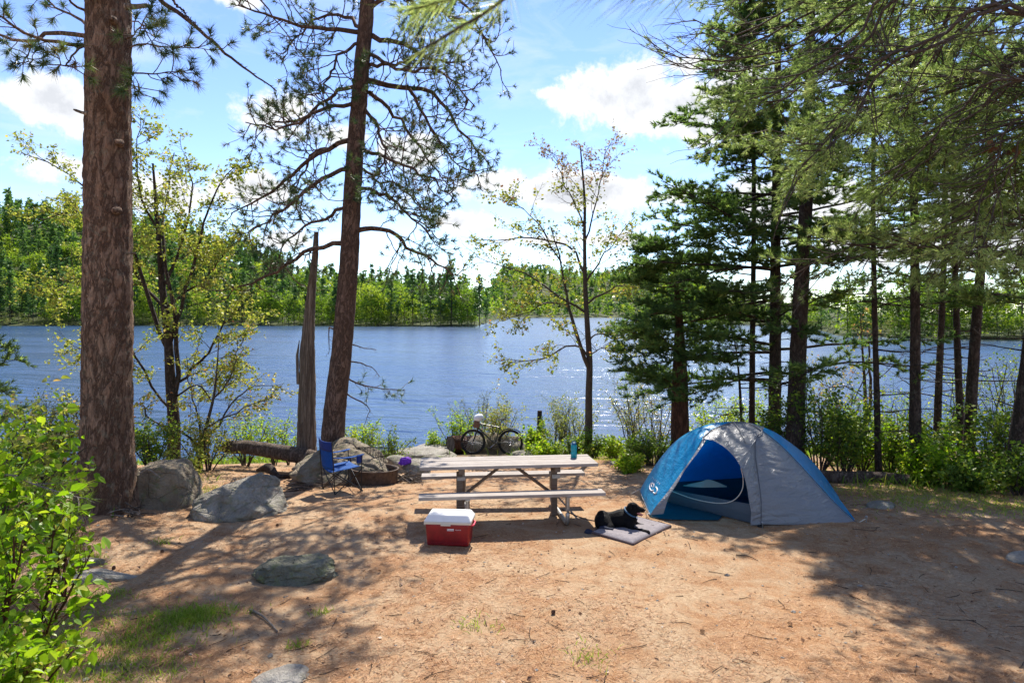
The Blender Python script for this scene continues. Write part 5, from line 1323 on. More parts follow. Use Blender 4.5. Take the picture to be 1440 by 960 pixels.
# ---------------------------------------------------------------- box and prism helpers
def bevbox(dx, dy, dz, bev=.006, seg=2, taper=None):
    bm = bmesh.new(); bmesh.ops.create_cube(bm, size=1)
    for v in bm.verts:
        v.co = Vector((v.co.x * dx, v.co.y * dy, v.co.z * dz))
        if taper and v.co.z < 0: v.co.x *= taper; v.co.y *= taper
    if bev: bmesh.ops.bevel(bm, geom=list(bm.edges), offset=bev, segments=seg, affect='EDGES', profile=.6)
    return bm
def bmobj(bm, name, mat, parent=None, loc=(0, 0, 0), rot=(0, 0, 0), smooth=False):
    me = bpy.data.meshes.new(name); bm.to_mesh(me); bm.free()
    for p in me.polygons: p.use_smooth = smooth
    me.materials.append(MT[mat]); o = bpy.data.objects.new(name, me); C.objects.link(o); o.parent = parent; o.location = loc; o.rotation_euler = rot
    return o
def tube_obj(name, mat, pts, r, parent=None, sides=10, n=None, cap=True, raw=False):
    mb = MB(); c = np.array([list(p) for p in pts], float) if raw else spline(pts, n or max(2, (len(pts) - 1) * 8 + 1))
    rr = np.full(len(c), r) if isinstance(r, (int, float)) else np.interp(np.linspace(0, 1, len(c)), np.linspace(0, 1, len(r)), r)
    tubes(mb, c, rr, sides, cap=cap); return mb.build(name, MT[mat], parent)
def text_obj(name, txt, size, mat, parent, loc, rot, ext=.001):
    cu = bpy.data.curves.new(name, 'FONT'); cu.body = txt; cu.size = size; cu.extrude = ext; cu.align_x = 'CENTER'; cu.align_y = 'CENTER'; cu.resolution_u = 3
    cu.materials.append(MT[mat]); tmp = bpy.data.objects.new(name, cu); me = bpy.data.meshes.new_from_object(tmp); bpy.data.objects.remove(tmp)
    o = bpy.data.objects.new(name, me); C.objects.link(o); o.parent = parent; o.location = loc; o.rotation_euler = rot; return o

# ---------------------------------------------------------------- picnic table
TX, TY, TR = -.06, 9.6, R(6)
TZ = gz(TX, TY)
table = thing('picnic_table', 'weathered wooden picnic table on galvanised pipe legs in the middle of the clearing', 'picnic table', (TX, TY, TZ), 0, None, (-.028, 0, TR))
rg = np.random.default_rng(88)
for i in range(5):
    bmobj(bevbox(2.44, .139, .042, .005), 'plank', 'wood_grey', table, (0, -.29 + i * .145, .745 + rg.uniform(-.002, .002)), (rg.normal(0, .004), rg.normal(0, .0006), rg.normal(0, .0012)))
for sgn in (-1, 1):
    for k in (0, 1):
        bmobj(bevbox(2.44, .124, .042, .005), 'bench_plank', 'wood_grey', table, (0, sgn * (.585 + k * .13), .44 + rg.uniform(-.002, .002)), (rg.normal(0, .004), 0, rg.normal(0, .0012)))
for ex in (-.66, .66):
    bmobj(bevbox(.07, .68, .07, .004), 'cross_bearer', 'wood_brown', table, (ex, 0, .688))
    for yy in (-.13, .13):
        bmobj(bevbox(.085, .05, .64, .004), 'post', 'wood_brown', table, (ex + (.02 if yy > 0 else -.02), yy, .334))
    s = 1
    tube_obj('leg', 'galv', [(ex + .07, -.66, .415), (ex + .07, -.66, .12), (ex + .07, -.62, .05), (ex + .07, -.5, .03), (ex + .07, 0, .03), (ex + .07, .5, .03), (ex + .07, .62, .05), (ex + .07, .66, .12), (ex + .07, .66, .415)], .029, table, 10, 60)
    for sgn in (-1, 1):
        bmobj(bevbox(.06, .27, .012, .002), 'bench_bracket', 'galv', table, (ex + .07, sgn * .65, .412))
    for b_ in (-.13, .13):
        bmobj(bevbox(.11, .014, .05, .002), 'bolt_plate', 'galv', table, (ex, b_ - .032, .56))
    tube_obj('brace', 'wood_brown', [(ex * .94, 0, .3), (ex * .1, 0, .715)], .022, table, 4, 3)
tube_obj('brace', 'galv', [(.66, .05, .3), (.9, -.45, .05)], .012, table, 6, 3)

# water bottle on the table
tp = at(807, 643, 9.86)
bt = thing('water_bottle', 'teal water bottle standing near the right end of the tabletop', 'bottle', (tp.x, tp.y, TZ + .7655 - .028 * (tp.y - TY)))
def lathe(prof, sides=24):
    mb = MB(); P = np.array(prof); a = 2 * np.pi * np.arange(sides) / sides
    V = np.stack([P[:, 0:1] * np.cos(a), P[:, 0:1] * np.sin(a), np.repeat(P[:, 1:2], sides, 1)], -1); n = len(P); idx = np.arange(n * sides).reshape(n, sides)
    mb.add(V.reshape(-1, 3), np.stack([idx[:-1], np.roll(idx[:-1], -1, 1), np.roll(idx[1:], -1, 1), idx[1:]], -1).reshape(-1, 4)); return mb
lathe([(.0, .0), (.042, .0), (.045, .006), (.045, .07), (.042, .078), (.042, .1), (.045, .108), (.045, .165), (.04, .18), (.031, .187)]).build('bottle_body', MT['teal_bottle'], bt)
lathe([(.033, .183), (.034, .186), (.034, .212), (.03, .216), (0, .216)]).build('cap', MT['teal_cap'], bt)
tube_obj('cap_loop', 'teal_cap', [(-.022, 0, .21), (-.02, 0, .235), (0, 0, .242), (.02, 0, .235), (.022, 0, .21)], .005, bt, 6, 12)

# ---------------------------------------------------------------- cooler
cx, cy = gp(631, 768); cy += .17; rzc = R(-5)
cl = thing('cooler', 'red cooler with white lid standing in front of the left end of the picnic table', 'cooler', (cx, cy, gz(cx, cy) - .005), rzc)
bm = bevbox(.545, .34, .27, .025, 4, .93); bmobj(bm, 'cooler_body', 'red_plastic', cl, (0, 0, .137), smooth=True)
bmobj(bevbox(.575, .37, .035, .01, 2), 'lid_rim', 'cream_plastic', cl, (0, 0, .285), smooth=True)
bm = bmesh.new(); bmesh.ops.create_cube(bm, size=1)
for v in bm.verts: v.co = Vector((v.co.x * (.49 if v.co.z > 0 else .58), v.co.y * (.27 if v.co.z > 0 else .372), v.co.z * .07))
bmesh.ops.bevel(bm, geom=list(bm.edges), offset=.006, segments=2, affect='EDGES'); bmobj(bm, 'lid', 'white_plastic', cl, (0, 0, .337))
bmobj(bevbox(.12, .012, .02, .003), 'lid_latch', 'cream_plastic', cl, (-.02, -.188, .266))
for sgn in (-1, 1):
    tube_obj('handle', 'pink_strap' if sgn > 0 else 'cream_plastic', [(sgn * .27, -.1, .25), (sgn * .3, -.085, .24), (sgn * .303, 0, .238), (sgn * .3, .085, .24), (sgn * .27, .1, .25)], .01, cl, 8, 20)
for k in range(2): bmobj(bevbox(.5, .004, .006, .001), 'body_rib', 'red_plastic', cl, (0, -.170 + .0015 * k, .035 + .016 * k))
bmobj(bevbox(.08, .003, .024, .001), 'brand_plate', 'white_print', cl, (.035, -.170, .205))
text_obj('plate_lettering', 'Coleman', .021, 'red_plastic', cl, (.035, -.1725, .205), (R(90), 0, 0), .0006)
text_obj('body_lettering', 'POLYLITE', .016, 'white_print', cl, (.13, -.170, .205), (R(90), 0, 0), .0008)

# ---------------------------------------------------------------- folding chair
hx, hy = (481 - 720) / F * 11.3, 11.3
ch = thing('camping_chair', 'blue fabric folding camp chair with black frame standing beside the fire ring', 'chair', (hx, hy, gz(hx, hy)), R(-52))   # faces local +y
w, dp = .25, .23
def bar(a, b, r=.0085, name='frame_tube'): return tube_obj(name, 'black_metal', [a, b], r, ch, 8, 2)
FL_, FR_, BL_, BR_ = (-w, dp, 0.015), (w, dp, .015), (-w, -dp, .015), (w, -dp, .015)
bar(FL_, (-w, dp, .36)); bar(FR_, (w, dp, .36)); bar(FL_, (w, dp, .36)); bar(FR_, (-w, dp, .36))
bar(BL_, (w, -dp, .36)); bar(BR_, (-w, -dp, .36))
bar((-w, -dp, .0), (-w - .01, -dp - .06, .86)); bar((w, -dp, .0), (w + .01, -dp - .06, .86))
bar(FL_, (-w, -dp, .36)); bar(BL_, (-w, dp, .36)); bar(FR_, (w, -dp, .36)); bar(BR_, (w, dp, .36))
bar((-w, dp, .36), (-w - .02, dp, .60)); bar((w, dp, .36), (w + .02, dp, .60))
for p in (FL_, FR_, BL_, BR_): bmobj(bevbox(.04, .04, .02, .006), 'foot', 'black_rubber', ch, (p[0], p[1], .01))
def sheet(name, mat, f, nu, nv, parent, thick=.004):
    u, v = np.meshgrid(np.linspace(0, 1, nu), np.linspace(0, 1, nv), indexing='ij'); P = f(u, v)
    idx = np.arange(nu * nv).reshape(nu, nv); mb = MB(); mb.add(P.reshape(-1, 3), np.stack([idx[:-1, :-1], idx[1:, :-1], idx[1:, 1:], idx[:-1, 1:]], -1).reshape(-1, 4))
    o = mb.build(name, MT[mat], parent)
    if thick:
        m = o.modifiers.new('thick', 'SOLIDIFY'); m.thickness = thick; m.offset = 0
    return o
sheet('seat', 'blue_fabric', lambda u, v: np.stack([(u - .5) * 2 * w, (v - .5) * 2 * dp * 1.02, .38 - .045 * np.sin(np.pi * u) * (1 - .5 * v) + .03 * v], -1), 14, 12, ch)
sheet('backrest', 'blue_fabric', lambda u, v: np.stack([(u - .5) * 2 * (w + .008 * v), -dp - .01 - .05 * v - .05 * np.sin(np.pi * u) * (1 - .4 * v), .40 + .46 * v - .015 * np.sin(np.pi * u) * v], -1), 14, 14, ch)
sheet('back_band', 'navy_fabric', lambda u, v: np.stack([(u - .5) * 2 * (w + .012), -dp - .05 - .012 * v - .045 * np.sin(np.pi * u), .70 + .16 * v - .014 * np.sin(np.pi * u) * v], -1), 14, 5, ch, .006)
for sgn in (-1, 1):
    sheet('armrest', 'blue_fabric', lambda u, v, s=sgn: np.stack([s * (w + .02) + (v - .5) * .075, -dp - .03 + u * (2 * dp + .06), .605 - .022 * np.sin(np.pi * u)], -1), 12, 4, ch, .008)
mb = MB(); tubes(mb, [[w + .03, dp - .06, .60], [w + .03, dp - .06, .52], [w + .03, dp - .06, .48]], [.042, .04, .036], 14); mb.build('cup_holder', MT['navy_fabric'], ch)

# ---------------------------------------------------------------- fire ring
fx, fy = (526 - 720) / F * 12.1, 12.1
fr = thing('fire_ring', 'rusty steel fire ring with its grate tipped up behind, right of the blue chair', 'fire pit', (fx, fy, gz(fx, fy) - .03), 0, None, (R(-2), R(2), R(10))); fr.scale = (.9, .9, .92)
lathe([(.455, .0), (.46, .30), (.475, .315), (.475, .325), (.445, .325), (.44, .31), (.435, 0)], 48).build('ring_wall', MT['rust'], fr)
ab = np.random.default_rng(3)
def ashf(u, v):
    r = u * .43; a = v * 2 * np.pi; x = r * np.cos(a); y = r * np.sin(a)
    return np.stack([x, y, .14 + .12 * np.exp(-((x + .1) ** 2 + (y - .05) ** 2) / .03) + fbm(np.stack([x * 12, y * 12], -1), 4, 3) * .05], -1)
sheet('ash_bed', 'ash', ashf, 20, 44, fr, 0)
for k in range(6):
    a = k * 1.1; tube_obj('charred_stick', 'bark_dark' if k % 2 else 'snag_wood', [(math.cos(a) * .3, math.sin(a) * .28, .2), (-math.cos(a + .3) * .18, -math.sin(a + .2) * .2, .27)], .018, fr, 7, 4)
for (x0, x1) in ((-.36, .2),):
    for k in range(19):
        x = x0 + (x1 - x0) * k / 18
        tube_obj('grate_bar', 'rust_dark', [(x, .44, .31), (x - .03, .64, .62)], .0075, fr, 6, 2)
    for t in (0, 1):
        tube_obj('grate_rail', 'rust_dark', [(x0 - .02 - .03 * t, .44 + .2 * t, .31 + .31 * t), (x1 + .02 - .03 * t, .44 + .2 * t, .31 + .31 * t)], .011, fr, 8, 2)
tube_obj('pivot_post', 'rust_dark', [(-.48, .1, 0), (-.48, .12, .52)], .016, fr, 8, 2)
tube_obj('grate_handle', 'rust_dark', [(-.39, .64, .62), (-.5, .7, .7), (-.6, .7, .68)], .01, fr, 6, 10)

# cooking rod resting across the chair and the ring
stick('thin dark stick leaning from the fire ring toward the chair arm', [at(522, 645, 11.9), at(545, 639, 12.1), at(566, 636, 12.4)], .009, 'bark_dark')
# purple bundle
o_ = rock('cloth_bundle', 'crumpled purple cloth bundle lying on the grey rock beside the fire ring', (570 - 720) / F * 12.75, 12.75, .13, .1, .085, 51, 'purple_cloth', 10, 0, 0, .2, 8, 4, 'bundle', None, .27)
# kindling
def pile(name, label, px, D, n, sp, L, seed, mats, hh=.16):
    rg = np.random.default_rng(seed); x = (px - 720) / F * D; T = thing(name, label, 'stick pile', (x, D, gz(x, D)))
    for k in range(n):
        c = np.array([rg.normal(0, sp), rg.normal(0, sp * .6), abs(rg.normal(0, hh * .5)) + .012]); a = rg.normal(0.1, .6); d = np.array([math.cos(a), math.sin(a), rg.normal(0, .25)]) * L * rg.uniform(.4, 1) / 2
        p0, p1 = c - d, c + d; p0[2] = max(p0[2], .01); p1[2] = max(p1[2], .01)
        mb = MB(); cc = spline([p0, (p0 + p1) / 2 + rg.normal(0, .015, 3), p1], 7); tubes(mb, cc, np.linspace(1, .6, 7) * rg.uniform(.005, .013), 5, cap=True); mb.build('stick', MT[mats[k % len(mats)]], T)
pile('kindling_pile', 'pile of thin kindling sticks on the ground right of the fire ring', 577, 12.2, 46, .17, .5, 61, ['twig_pale', 'twig_bark', 'snag_wood'], .2)
pile('brush_pile', 'heap of dead twigs at the foot of the sloping boulder behind the chair', 440, 11.75, 44, .34, .5, 62, ['twig_pale', 'twig_bark', 'log_wood'], .1)
pile('brush_pile', 'small heap of dead twigs at the foot of the big pine', 178, 9.25, 22, .12, .3, 63, ['twig_bark', 'twig_pale'], .1)

# ---------------------------------------------------------------- bicycle
bx, by = (692 - 720) / F * 18.6, 18.6
bk = thing('bicycle', 'dark mountain bike leaning in the shrubs by the lake, front wheel to the left', 'bicycle', (bx, by, gz(bx, by) + .0), 0, None, (R(-7), 0, R(-4)))
WR = .345; fw = Vector((-.53, 0, WR)); rw = Vector((.50, 0, WR))
def ringpts(c, r, n=40): return [(c.x + r * math.cos(2 * math.pi * k / n), c.y, c.z + r * math.sin(2 * math.pi * k / n)) for k in range(n + 1)]
for cc_ in (fw, rw):
    wh = bpy.data.objects.new('wheel', None); C.objects.link(wh); wh.parent = bk
    tube_obj('tyre', 'black_rubber', ringpts(cc_, WR - .026), .027, wh, 8, cap=False, raw=True)
    tube_obj('rim', 'black_metal', ringpts(cc_, WR - .06), .011, wh, 6, cap=False, raw=True)
    mb = MB(); A = []
    for k in range(28):
        a = 2 * math.pi * k / 28; b = a + (.5 if k % 2 else -.5); A.append([[cc_.x + .02 * math.cos(b), (.03 if k % 4 < 2 else -.03), cc_.z + .02 * math.sin(b)], [cc_.x + (WR - .06) * math.cos(a), 0, cc_.z + (WR - .06) * math.sin(a)]])
    tubes(mb, np.array(A), np.array([.0016, .0016]), 4); mb.build('spokes', MT['alloy'], wh)
    tube_obj('hub', 'alloy', [(cc_.x, -.05, cc_.z), (cc_.x, .05, cc_.z)], .022, wh, 10, 2)
    tube_obj('brake_disc', 'alloy', ringpts(cc_ + Vector((0, .045, 0)), .075, 20), .006, wh, 5, cap=False, raw=True)
hd = Vector((-.36, 0, .84)); hl = Vector((-.385, 0, .72)); bb = Vector((.07, 0, .30)); st = Vector((.20, 0, .74))
for a, b, r in ((hl, bb, .023), (hd, st, .018), (bb, st, .018), (hd, hl, .025), (bb, rw, .012), (st, rw, .011)): tube_obj('frame_tube', 'frame_olive', [a, b], r, bk, 10, 2)
for yy in (-.05, .05): tube_obj('fork_leg', 'black_metal', [hl + Vector((-.01, yy, -.02)), fw + Vector((0, yy, 0))], .015, bk, 8, 2)
tube_obj('fork_crown', 'black_metal', [hl + Vector((-.01, -.06, -.01)), hl + Vector((-.01, .06, -.01))], .02, bk, 8, 2)
tube_obj('seat_post', 'black_metal', [st, Vector((.245, 0, .94))], .014, bk, 8, 2)
mb = MB(); tubes(mb, spline([(.08, 0, .955), (.16, 0, .955), (.28, 0, .962), (.36, 0, .975)], 14), np.interp(np.linspace(0, 1, 14), [0, .4, 1], [.014, .03, .062]), 12, cap=True)
sd_ = mb.build('saddle', MT['black_rubber'], bk); sd_.scale = (1, 1.1, .45); sd_.location = (0, 0, .53)
tube_obj('stem', 'black_metal', [hd, hd + Vector((-.02, 0, .06)), hd + Vector((-.09, 0, .075))], .017, bk, 8, 6)
tube_obj('handlebar', 'black_metal', [(-.38, -.33, .92), (-.42, -.28, .93), (-.45, 0, .915), (-.42, .28, .93), (-.38, .33, .92)], .012, bk, 8, 20)
for s in (-1, 1): tube_obj('grip', 'black_rubber', [(-.375, s * .33, .92), (-.41, s * .22, .928)], .018, bk, 8, 2)
tube_obj('chainring', 'black_metal', ringpts(bb + Vector((0, -.05, 0)), .09, 24), .008, bk, 5, cap=False, raw=True)
tube_obj('crank', 'alloy', [bb + Vector((0, -.07, 0)), bb + Vector((-.12, -.07, -.11))], .011, bk, 6, 2)
tube_obj('crank', 'alloy', [bb + Vector((0, .07, 0)), bb + Vector((.12, .07, .11))], .011, bk, 6, 2)
bmobj(bevbox(.1, .09, .025, .005), 'pedal', 'black_rubber', bk, bb + Vector((-.12, -.12, -.11))); bmobj(bevbox(.1, .09, .025, .005), 'pedal', 'black_rubber', bk, bb + Vector((.12, .12, .11)))
tube_obj('chain', 'rust_dark', [bb + Vector((0, -.05, .09)), rw + Vector((0, -.05, .04)), rw + Vector((.04, -.05, 0)), rw + Vector((0, -.05, -.04)), bb + Vector((0, -.05, -.09))], .006, bk, 5, 24)
tube_obj('rear_mudguard', 'black_metal', [(rw.x + (WR + .03) * math.cos(a), 0, rw.z + (WR + .03) * math.sin(a)) for a in np.linspace(.3, 2.6, 12)], .016, bk, 6, 24)
bag = rock('handlebar_bag', 'brown bag hung on the handlebar of the mountain bike', 0, 0, .1, .12, .13, 52, 'basket_brown', 8, 0, 0, .05, 10, 3, 'bag'); bag.location = bk.location + Vector((-.42, -.12, .88))
hm = lathe([(.0, .15), (.06, .145), (.11, .11), (.125, .05), (.12, 0), (.1, .01)], 20).build('bicycle_helmet', MT['helmet_white']); hm.location = bk.location + Vector((-.36, -.08, .99)); hm.rotation_euler = (.5, -.3, .4); hm.scale = (1.15, .85, .9)
tag(hm, 'white helmet resting over the handlebar of the mountain bike', 'helmet')

# ---------------------------------------------------------------- tent
org = Vector((3.2, 10.0, gz(3.2, 10.0)))
tent = thing('tent', 'blue and grey dome tent with its front door flap rolled open', 'tent', org)
def tv(*p): return at(*p) - org
gB = lambda px, py, D: Vector(((px - 720) / F * D, D, gz((px - 720) / F * D, D) + .02)) - org
A_ = tv(914, 724, 9.5); B_ = tv(1068, 741, 9.0); Cc_ = tv(1207, 738, 9.12); E_ = tv(900, 690, 10.95); F_ = gB(1165, 0, 11.2); E2_ = gB(960, 0, 11.9)
S1a = [A_, tv(922, 712, 9.5), tv(938, 692, 9.5), tv(958, 664, 9.52), tv(975, 640, 9.55), tv(988, 616, 9.65)]
S1b = [tv(988, 616, 9.65), tv(1003, 604, 9.85), tv(1031, 593.5, 10.15)]
S2 = [E_, tv(912, 668, 10.9), tv(930, 642, 10.8), tv(950, 620, 10.65), tv(975, 604, 10.5), tv(1003, 595, 10.35), tv(1031, 592.5, 10.2)]
AR = [tv(989, 617, 9.64), tv(1002, 619, 9.5), tv(1018, 628, 9.36), tv(1034, 644, 9.22), tv(1044, 662, 9.12), tv(1050, 684, 9.04), tv(1054, 708, 8.98), tv(1059, 731, 8.98)]
SU = [tv(988, 616, 9.65), tv(1003, 604, 9.85), tv(1031, 593.5, 10.15), tv(1052, 596, 10.15), tv(1071, 606, 10.0), tv(1063, 617, 9.75), tv(1062, 640, 9.5), tv(1066, 672, 9.25), tv(1070, 705, 9.08), tv(1070, 737, 9.0)]
S3 = [tv(1071, 606, 10.0), tv(1063, 617, 9.75), tv(1062, 640, 9.5), tv(1066, 672, 9.25), tv(1070, 705, 9.08), tv(1070, 737, 9.0)]
DG = [tv(1071, 606, 10.0), tv(1092, 622, 9.95), tv(1112, 641, 9.85), tv(1140, 671, 9.65), tv(1172, 706, 9.38), Cc_]
TS = [tv(1031, 592.5, 10.2), tv(1052, 594, 10.25), tv(1075, 601, 10.3), tv(1100, 614, 10.3), tv(1130, 644, 10.2), tv(1160, 681, 9.95), tv(1188, 716, 9.5), Cc_]
TT = [tv(1031, 593.5, 10.15), tv(1052, 596, 10.15), tv(1071, 606, 10.0)]
def loft(name, mat, c0, c1, nu=60, nv=24, bulge=0.0, bdir=(0, -1, .3), wr=.008, seed=0, sag=0.0, par=None, freq=(5, 22), pw=1.0):
    a = spline(c0, nu); b = spline(c1, nu); v = np.linspace(0, 1, nv)[None, :, None]
    P = a[:, None] * (1 - v) + b[:, None] * v
    u = np.linspace(0, 1, nu)[:, None]; vv = v[0, :, 0][None]
    w8 = np.sin(np.pi * vv) * np.sin(np.pi * np.clip(u, 0.0, 1)) ** .5
    P = P + w8[..., None] * bulge * nrm(np.array(bdir, float))
    q = np.stack([u * freq[0] + 0 * vv, vv * freq[1] * (.6 + .0 * u) + u * 3.0, 0 * u + seed + 0 * vv], -1)
    n = fbm(q, seed, 3); n2 = fbm(q * 3.1, seed + 5, 2)
    edge = np.clip(np.minimum(vv, 1 - vv) * 8, 0, 1) * np.clip(np.minimum(u, 1 - u) * 12, 0, 1)
    P = P + ((n * 2 * wr + n2 * wr * .6) * edge)[..., None] * nrm(np.array(bdir, float))
    if sag: P[..., 2] += sag * np.sin(np.pi * vv) * (u < .01)
    idx = np.arange(nu * nv).reshape(nu, nv); mb = MB(); mb.add(P.reshape(-1, 3), np.stack([idx[:-1, :-1], idx[1:, :-1], idx[1:, 1:], idx[:-1, 1:]], -1).reshape(-1, 4))
    return mb.build(name, MT[mat], par or tent)
loft('fly_panel', 'fly_blue', S1a + S1b[1:], S2, 80, 40, .10, (-.6, -.7, .45), .016, 3, freq=(3, 12))['label'] = 'bright blue left panel of the rain fly with a pale logo'
loft('fly_panel', 'fly_grey', AR, SU, 110, 30, .05, (-.2, -1, .4), .014, 7, freq=(30, 2))['label'] = 'grey band of the rain fly arching over the door'
loft('fly_panel', 'fly_grey', S3, DG, 110, 50, .04, (.1, -1, .35), .011, 9, freq=(34, 3))['label'] = 'large smooth grey right panel of the rain fly'
loft('fly_panel', 'fly_blue', DG, TS[1:], 60, 10, .01, (.5, -.2, .7), .004, 11)['label'] = 'narrow blue strip down the right edge'
loft('fly_panel', 'fly_grey', TT, TS[:3], 14, 6, .01, (0, -.2, 1), .002, 12)
REAR = [E_, E2_ * .55 + E_ * .45, E2_, (E2_ + F_) / 2 + Vector((0, .15, 0)), F_, (F_ + Cc_) / 2, Cc_]
loft('fly_panel', 'fly_blue', S2 + TS[1:], REAR, 90, 20, .28, (.1, 1, .6), .01, 13)['label'] = 'blue back panel of the rain fly, seen through the door'
# zip band: crumpled grey strip beside the door
loft('zip_flap', 'fly_grey', [p + Vector((-.015, -.025, 0)) for p in SU[5:]], [p + Vector((-.10 - .012 * i, -.03, 0)) for i, p in enumerate(SU[5:])], 90, 10, .035, (0, -1, .1), .03, 17, freq=(60, 6))
# rolled door flap on the left
FLP = [tv(933, 722, 9.42), tv(940, 700, 9.42), tv(951, 682, 9.42), tv(966, 656, 9.45), tv(983, 634, 9.5), tv(993, 619, 9.6)]
loft('door_flap', 'fly_grey', S1a, FLP, 60, 10, .03, (.2, -1, .2), .012, 19, freq=(20, 2))
# seams and pole sleeve raised along the fly
for c_, r_ in ((DG, .006), (S1b, .008), (TT, .008), (SU[3:], .006), ([tv(1031, 593.5, 10.12), tv(1040, 606, 9.85), tv(1048, 624, 9.55)], .007)):
    sp_ = spline(c_, 50) + np.array([0, -.012, .012]); tube_obj('seam', 'seam_grey', sp_, r_, tent, 5, 50, raw=True)
hem_ = spline([A_, (A_ + E_) / 2 + Vector((-.02, 0, .035)), E_], 20); tube_obj('hem', 'seam_grey', hem_, .006, tent, 5, 20, raw=True)
hem_ = spline([B_ + Vector((.03, 0, 0)), (B_ + Cc_) / 2 + Vector((0, 0, .02)), Cc_], 24); tube_obj('hem', 'seam_grey', hem_, .006, tent, 5, 24, raw=True)
# inner tent
q0 = gB(940, 0, 10.35); q1 = gB(1063, 0, 9.02); q2 = gB(1150, 0, 9.5); q3 = gB(1085, 0, 11.0)
up = Vector((0, 0, .2))
loft('inner_tub', 'tub_grey', [q0, q1], [q0 + up, q1 + up + Vector((0, 0, .05))], 30, 6, .02, (-.7, -.7, 0), .006, 21)
loft('inner_tub', 'tub_teal', [q0, q3], [q0 + up * 1.5, q3 + up * 1.6], 30, 6, 0, (-.7, -.7, 0), .004, 22)
loft('inner_tub', 'tub_teal', [q3, q2], [q3 + up * 1.6, q2 + up * 1.6], 30, 6, 0, (-.7, -.7, 0), .004, 23)
loft('inner_floor', 'tub_teal', [q0 + Vector((0, 0, .012)), q1 + Vector((0, 0, .012))], [q3 + Vector((0, 0, .012)), q2 + Vector((0, 0, .012))], 20, 20, 0, (0, 0, 1), .006, 24)
apex = tv(1022, 604, 10.2)
loft('inner_wall', 'inner_blue', [q0 + up, q0 * .55 + apex * .45 + Vector((-.12, .1, .12)), apex], [q3 + up * 1.6, q3 * .5 + apex * .5 + Vector((0, .3, .15)), apex], 30, 24, .12, (-.5, .8, .2), .02, 25)
loft('inner_wall', 'inner_blue', [q3 + up * 1.6, q3 * .5 + apex * .5 + Vector((0, .3, .15)), apex], [q2 + up * 1.6, q2 * .5 + apex * .5 + Vector((.3, .1, .12)), apex], 30, 24, .1, (.2, .9, .2), .02, 26)
tube_obj('pole', 'black_metal', [q3 + up * .2, q3 * .5 + apex * .5 + Vector((0, .27, .13)), apex], .012, tent, 8, 24)
tube_obj('door_zip', 'pale_cord', [tv(944, 690, 10.2), tv(975, 701, 9.85), tv(1008, 707, 9.5), tv(1030, 704, 9.3), tv(1043, 690, 9.2), tv(1045, 672, 9.18), tv(1042, 658, 9.2)], .007, tent, 6, 40)
loft('mesh_pocket', 'brown_dust', [tv(961, 682, 10.3), tv(985, 677, 10.2), tv(998, 674, 10.2), tv(1022, 683, 10.1)], [tv(961, 683, 10.25), tv(985, 685, 10.1), tv(998, 685, 10.1), tv(1022, 684.5, 10.05)], 24, 4, .01, (0, -1, 0), .006, 28)
loft('ground_cloth', 'tub_teal', [gB(916, 0, 9.45), gB(940, 0, 9.3), gB(1010, 0, 9.25)], [gB(925, 0, 10.6), q0 * .8 + q1 * .2, q0 * .35 + q1 * .65], 24, 12, .012, (0, 0, 1), .01, 29)
for nm, p, d in (('tent_stake', B_, (0, -.1, 0)), ('tent_stake', A_, (-.06, -.06, 0)), ('tent_stake', E_, (-.14, -.02, 0)), ('tent_stake', Cc_, (.08, -.03, 0))):
    w_ = org + p + Vector(d); zz_ = gz(w_.x, w_.y) - org.z
    b0 = Vector((p.x + d[0], p.y + d[1], zz_ - .03)); tube_obj(nm, 'alloy', [b0, b0 + Vector((d[0] * .2, -.01, .11)), b0 + Vector((d[0] * .2 - .02, -.01, .12))], .006, tent, 6, 8)
    tube_obj('guy_loop', 'leash_black' if p is B_ else 'pale_cord', [p + Vector((0, 0, .03)), b0 + Vector((0, 0, .08))], .006, tent, 6, 2)
bmobj(bevbox(.07, .05, .05, .012), 'corner_buckle', 'black_rubber', tent, B_ + Vector((-.0, -.03, .02)))
text_obj('inner_lettering', 'EASTON', .035, 'white_print', tent, tv(1037, 715, 9.27), (R(88), R(6), R(-52)), .0005)
# logo: a round swirl with lettering arched over it, lying on the blue panel
def on_panel(px, py): # point a little in front of the left panel
    t = (px - 905) / 60.0
    return tv(px, py, 9.98 - .15 * (px - 915) / 20 - .003)
lg = bpy.data.objects.new('logo', None); C.objects.link(lg); lg.parent = tent
bpy.context.view_layer.update()
deps = bpy.context.evaluated_depsgraph_get()
panel = [o for o in tent.children if o.name.startswith('fly_panel')][0]
def hit(px, py):
    w0 = cam.location; d = (at(px, py, 10) - w0).normalized(); M_ = Matrix.Translation(-org)
    ok, loc, nor, _ = panel.ray_cast(M_ @ w0, d)
    if not ok: return None, None
    if nor.dot(d) > 0: nor = -nor
    return loc, nor
def strip(pp, r, nm):
    pts_ = []
    for q in pp:
        l_, n_ = hit(*q)
        if l_ is not None: pts_.append(l_ + n_ * .004)
    if len(pts_) > 1: tube_obj(nm, 'white_print', pts_, r, lg, 5, len(pts_), raw=True)
strip([(917.5 + 3.6 * math.cos(a), 684.5 - 5.4 * math.sin(a)) for a in np.linspace(.6, 5.4, 16)], .009, 'logo_arc')
strip([(918.2 + 1.8 * math.cos(a), 682.5 - 2.6 * math.sin(a)) for a in np.linspace(-1.2, 3.8, 12)], .008, 'logo_arc')
strip([(921.5 + 3.2 * math.cos(a), 689 - 4.6 * math.sin(a)) for a in np.linspace(-2.4, 1.2, 10)], .010, 'logo_arc')
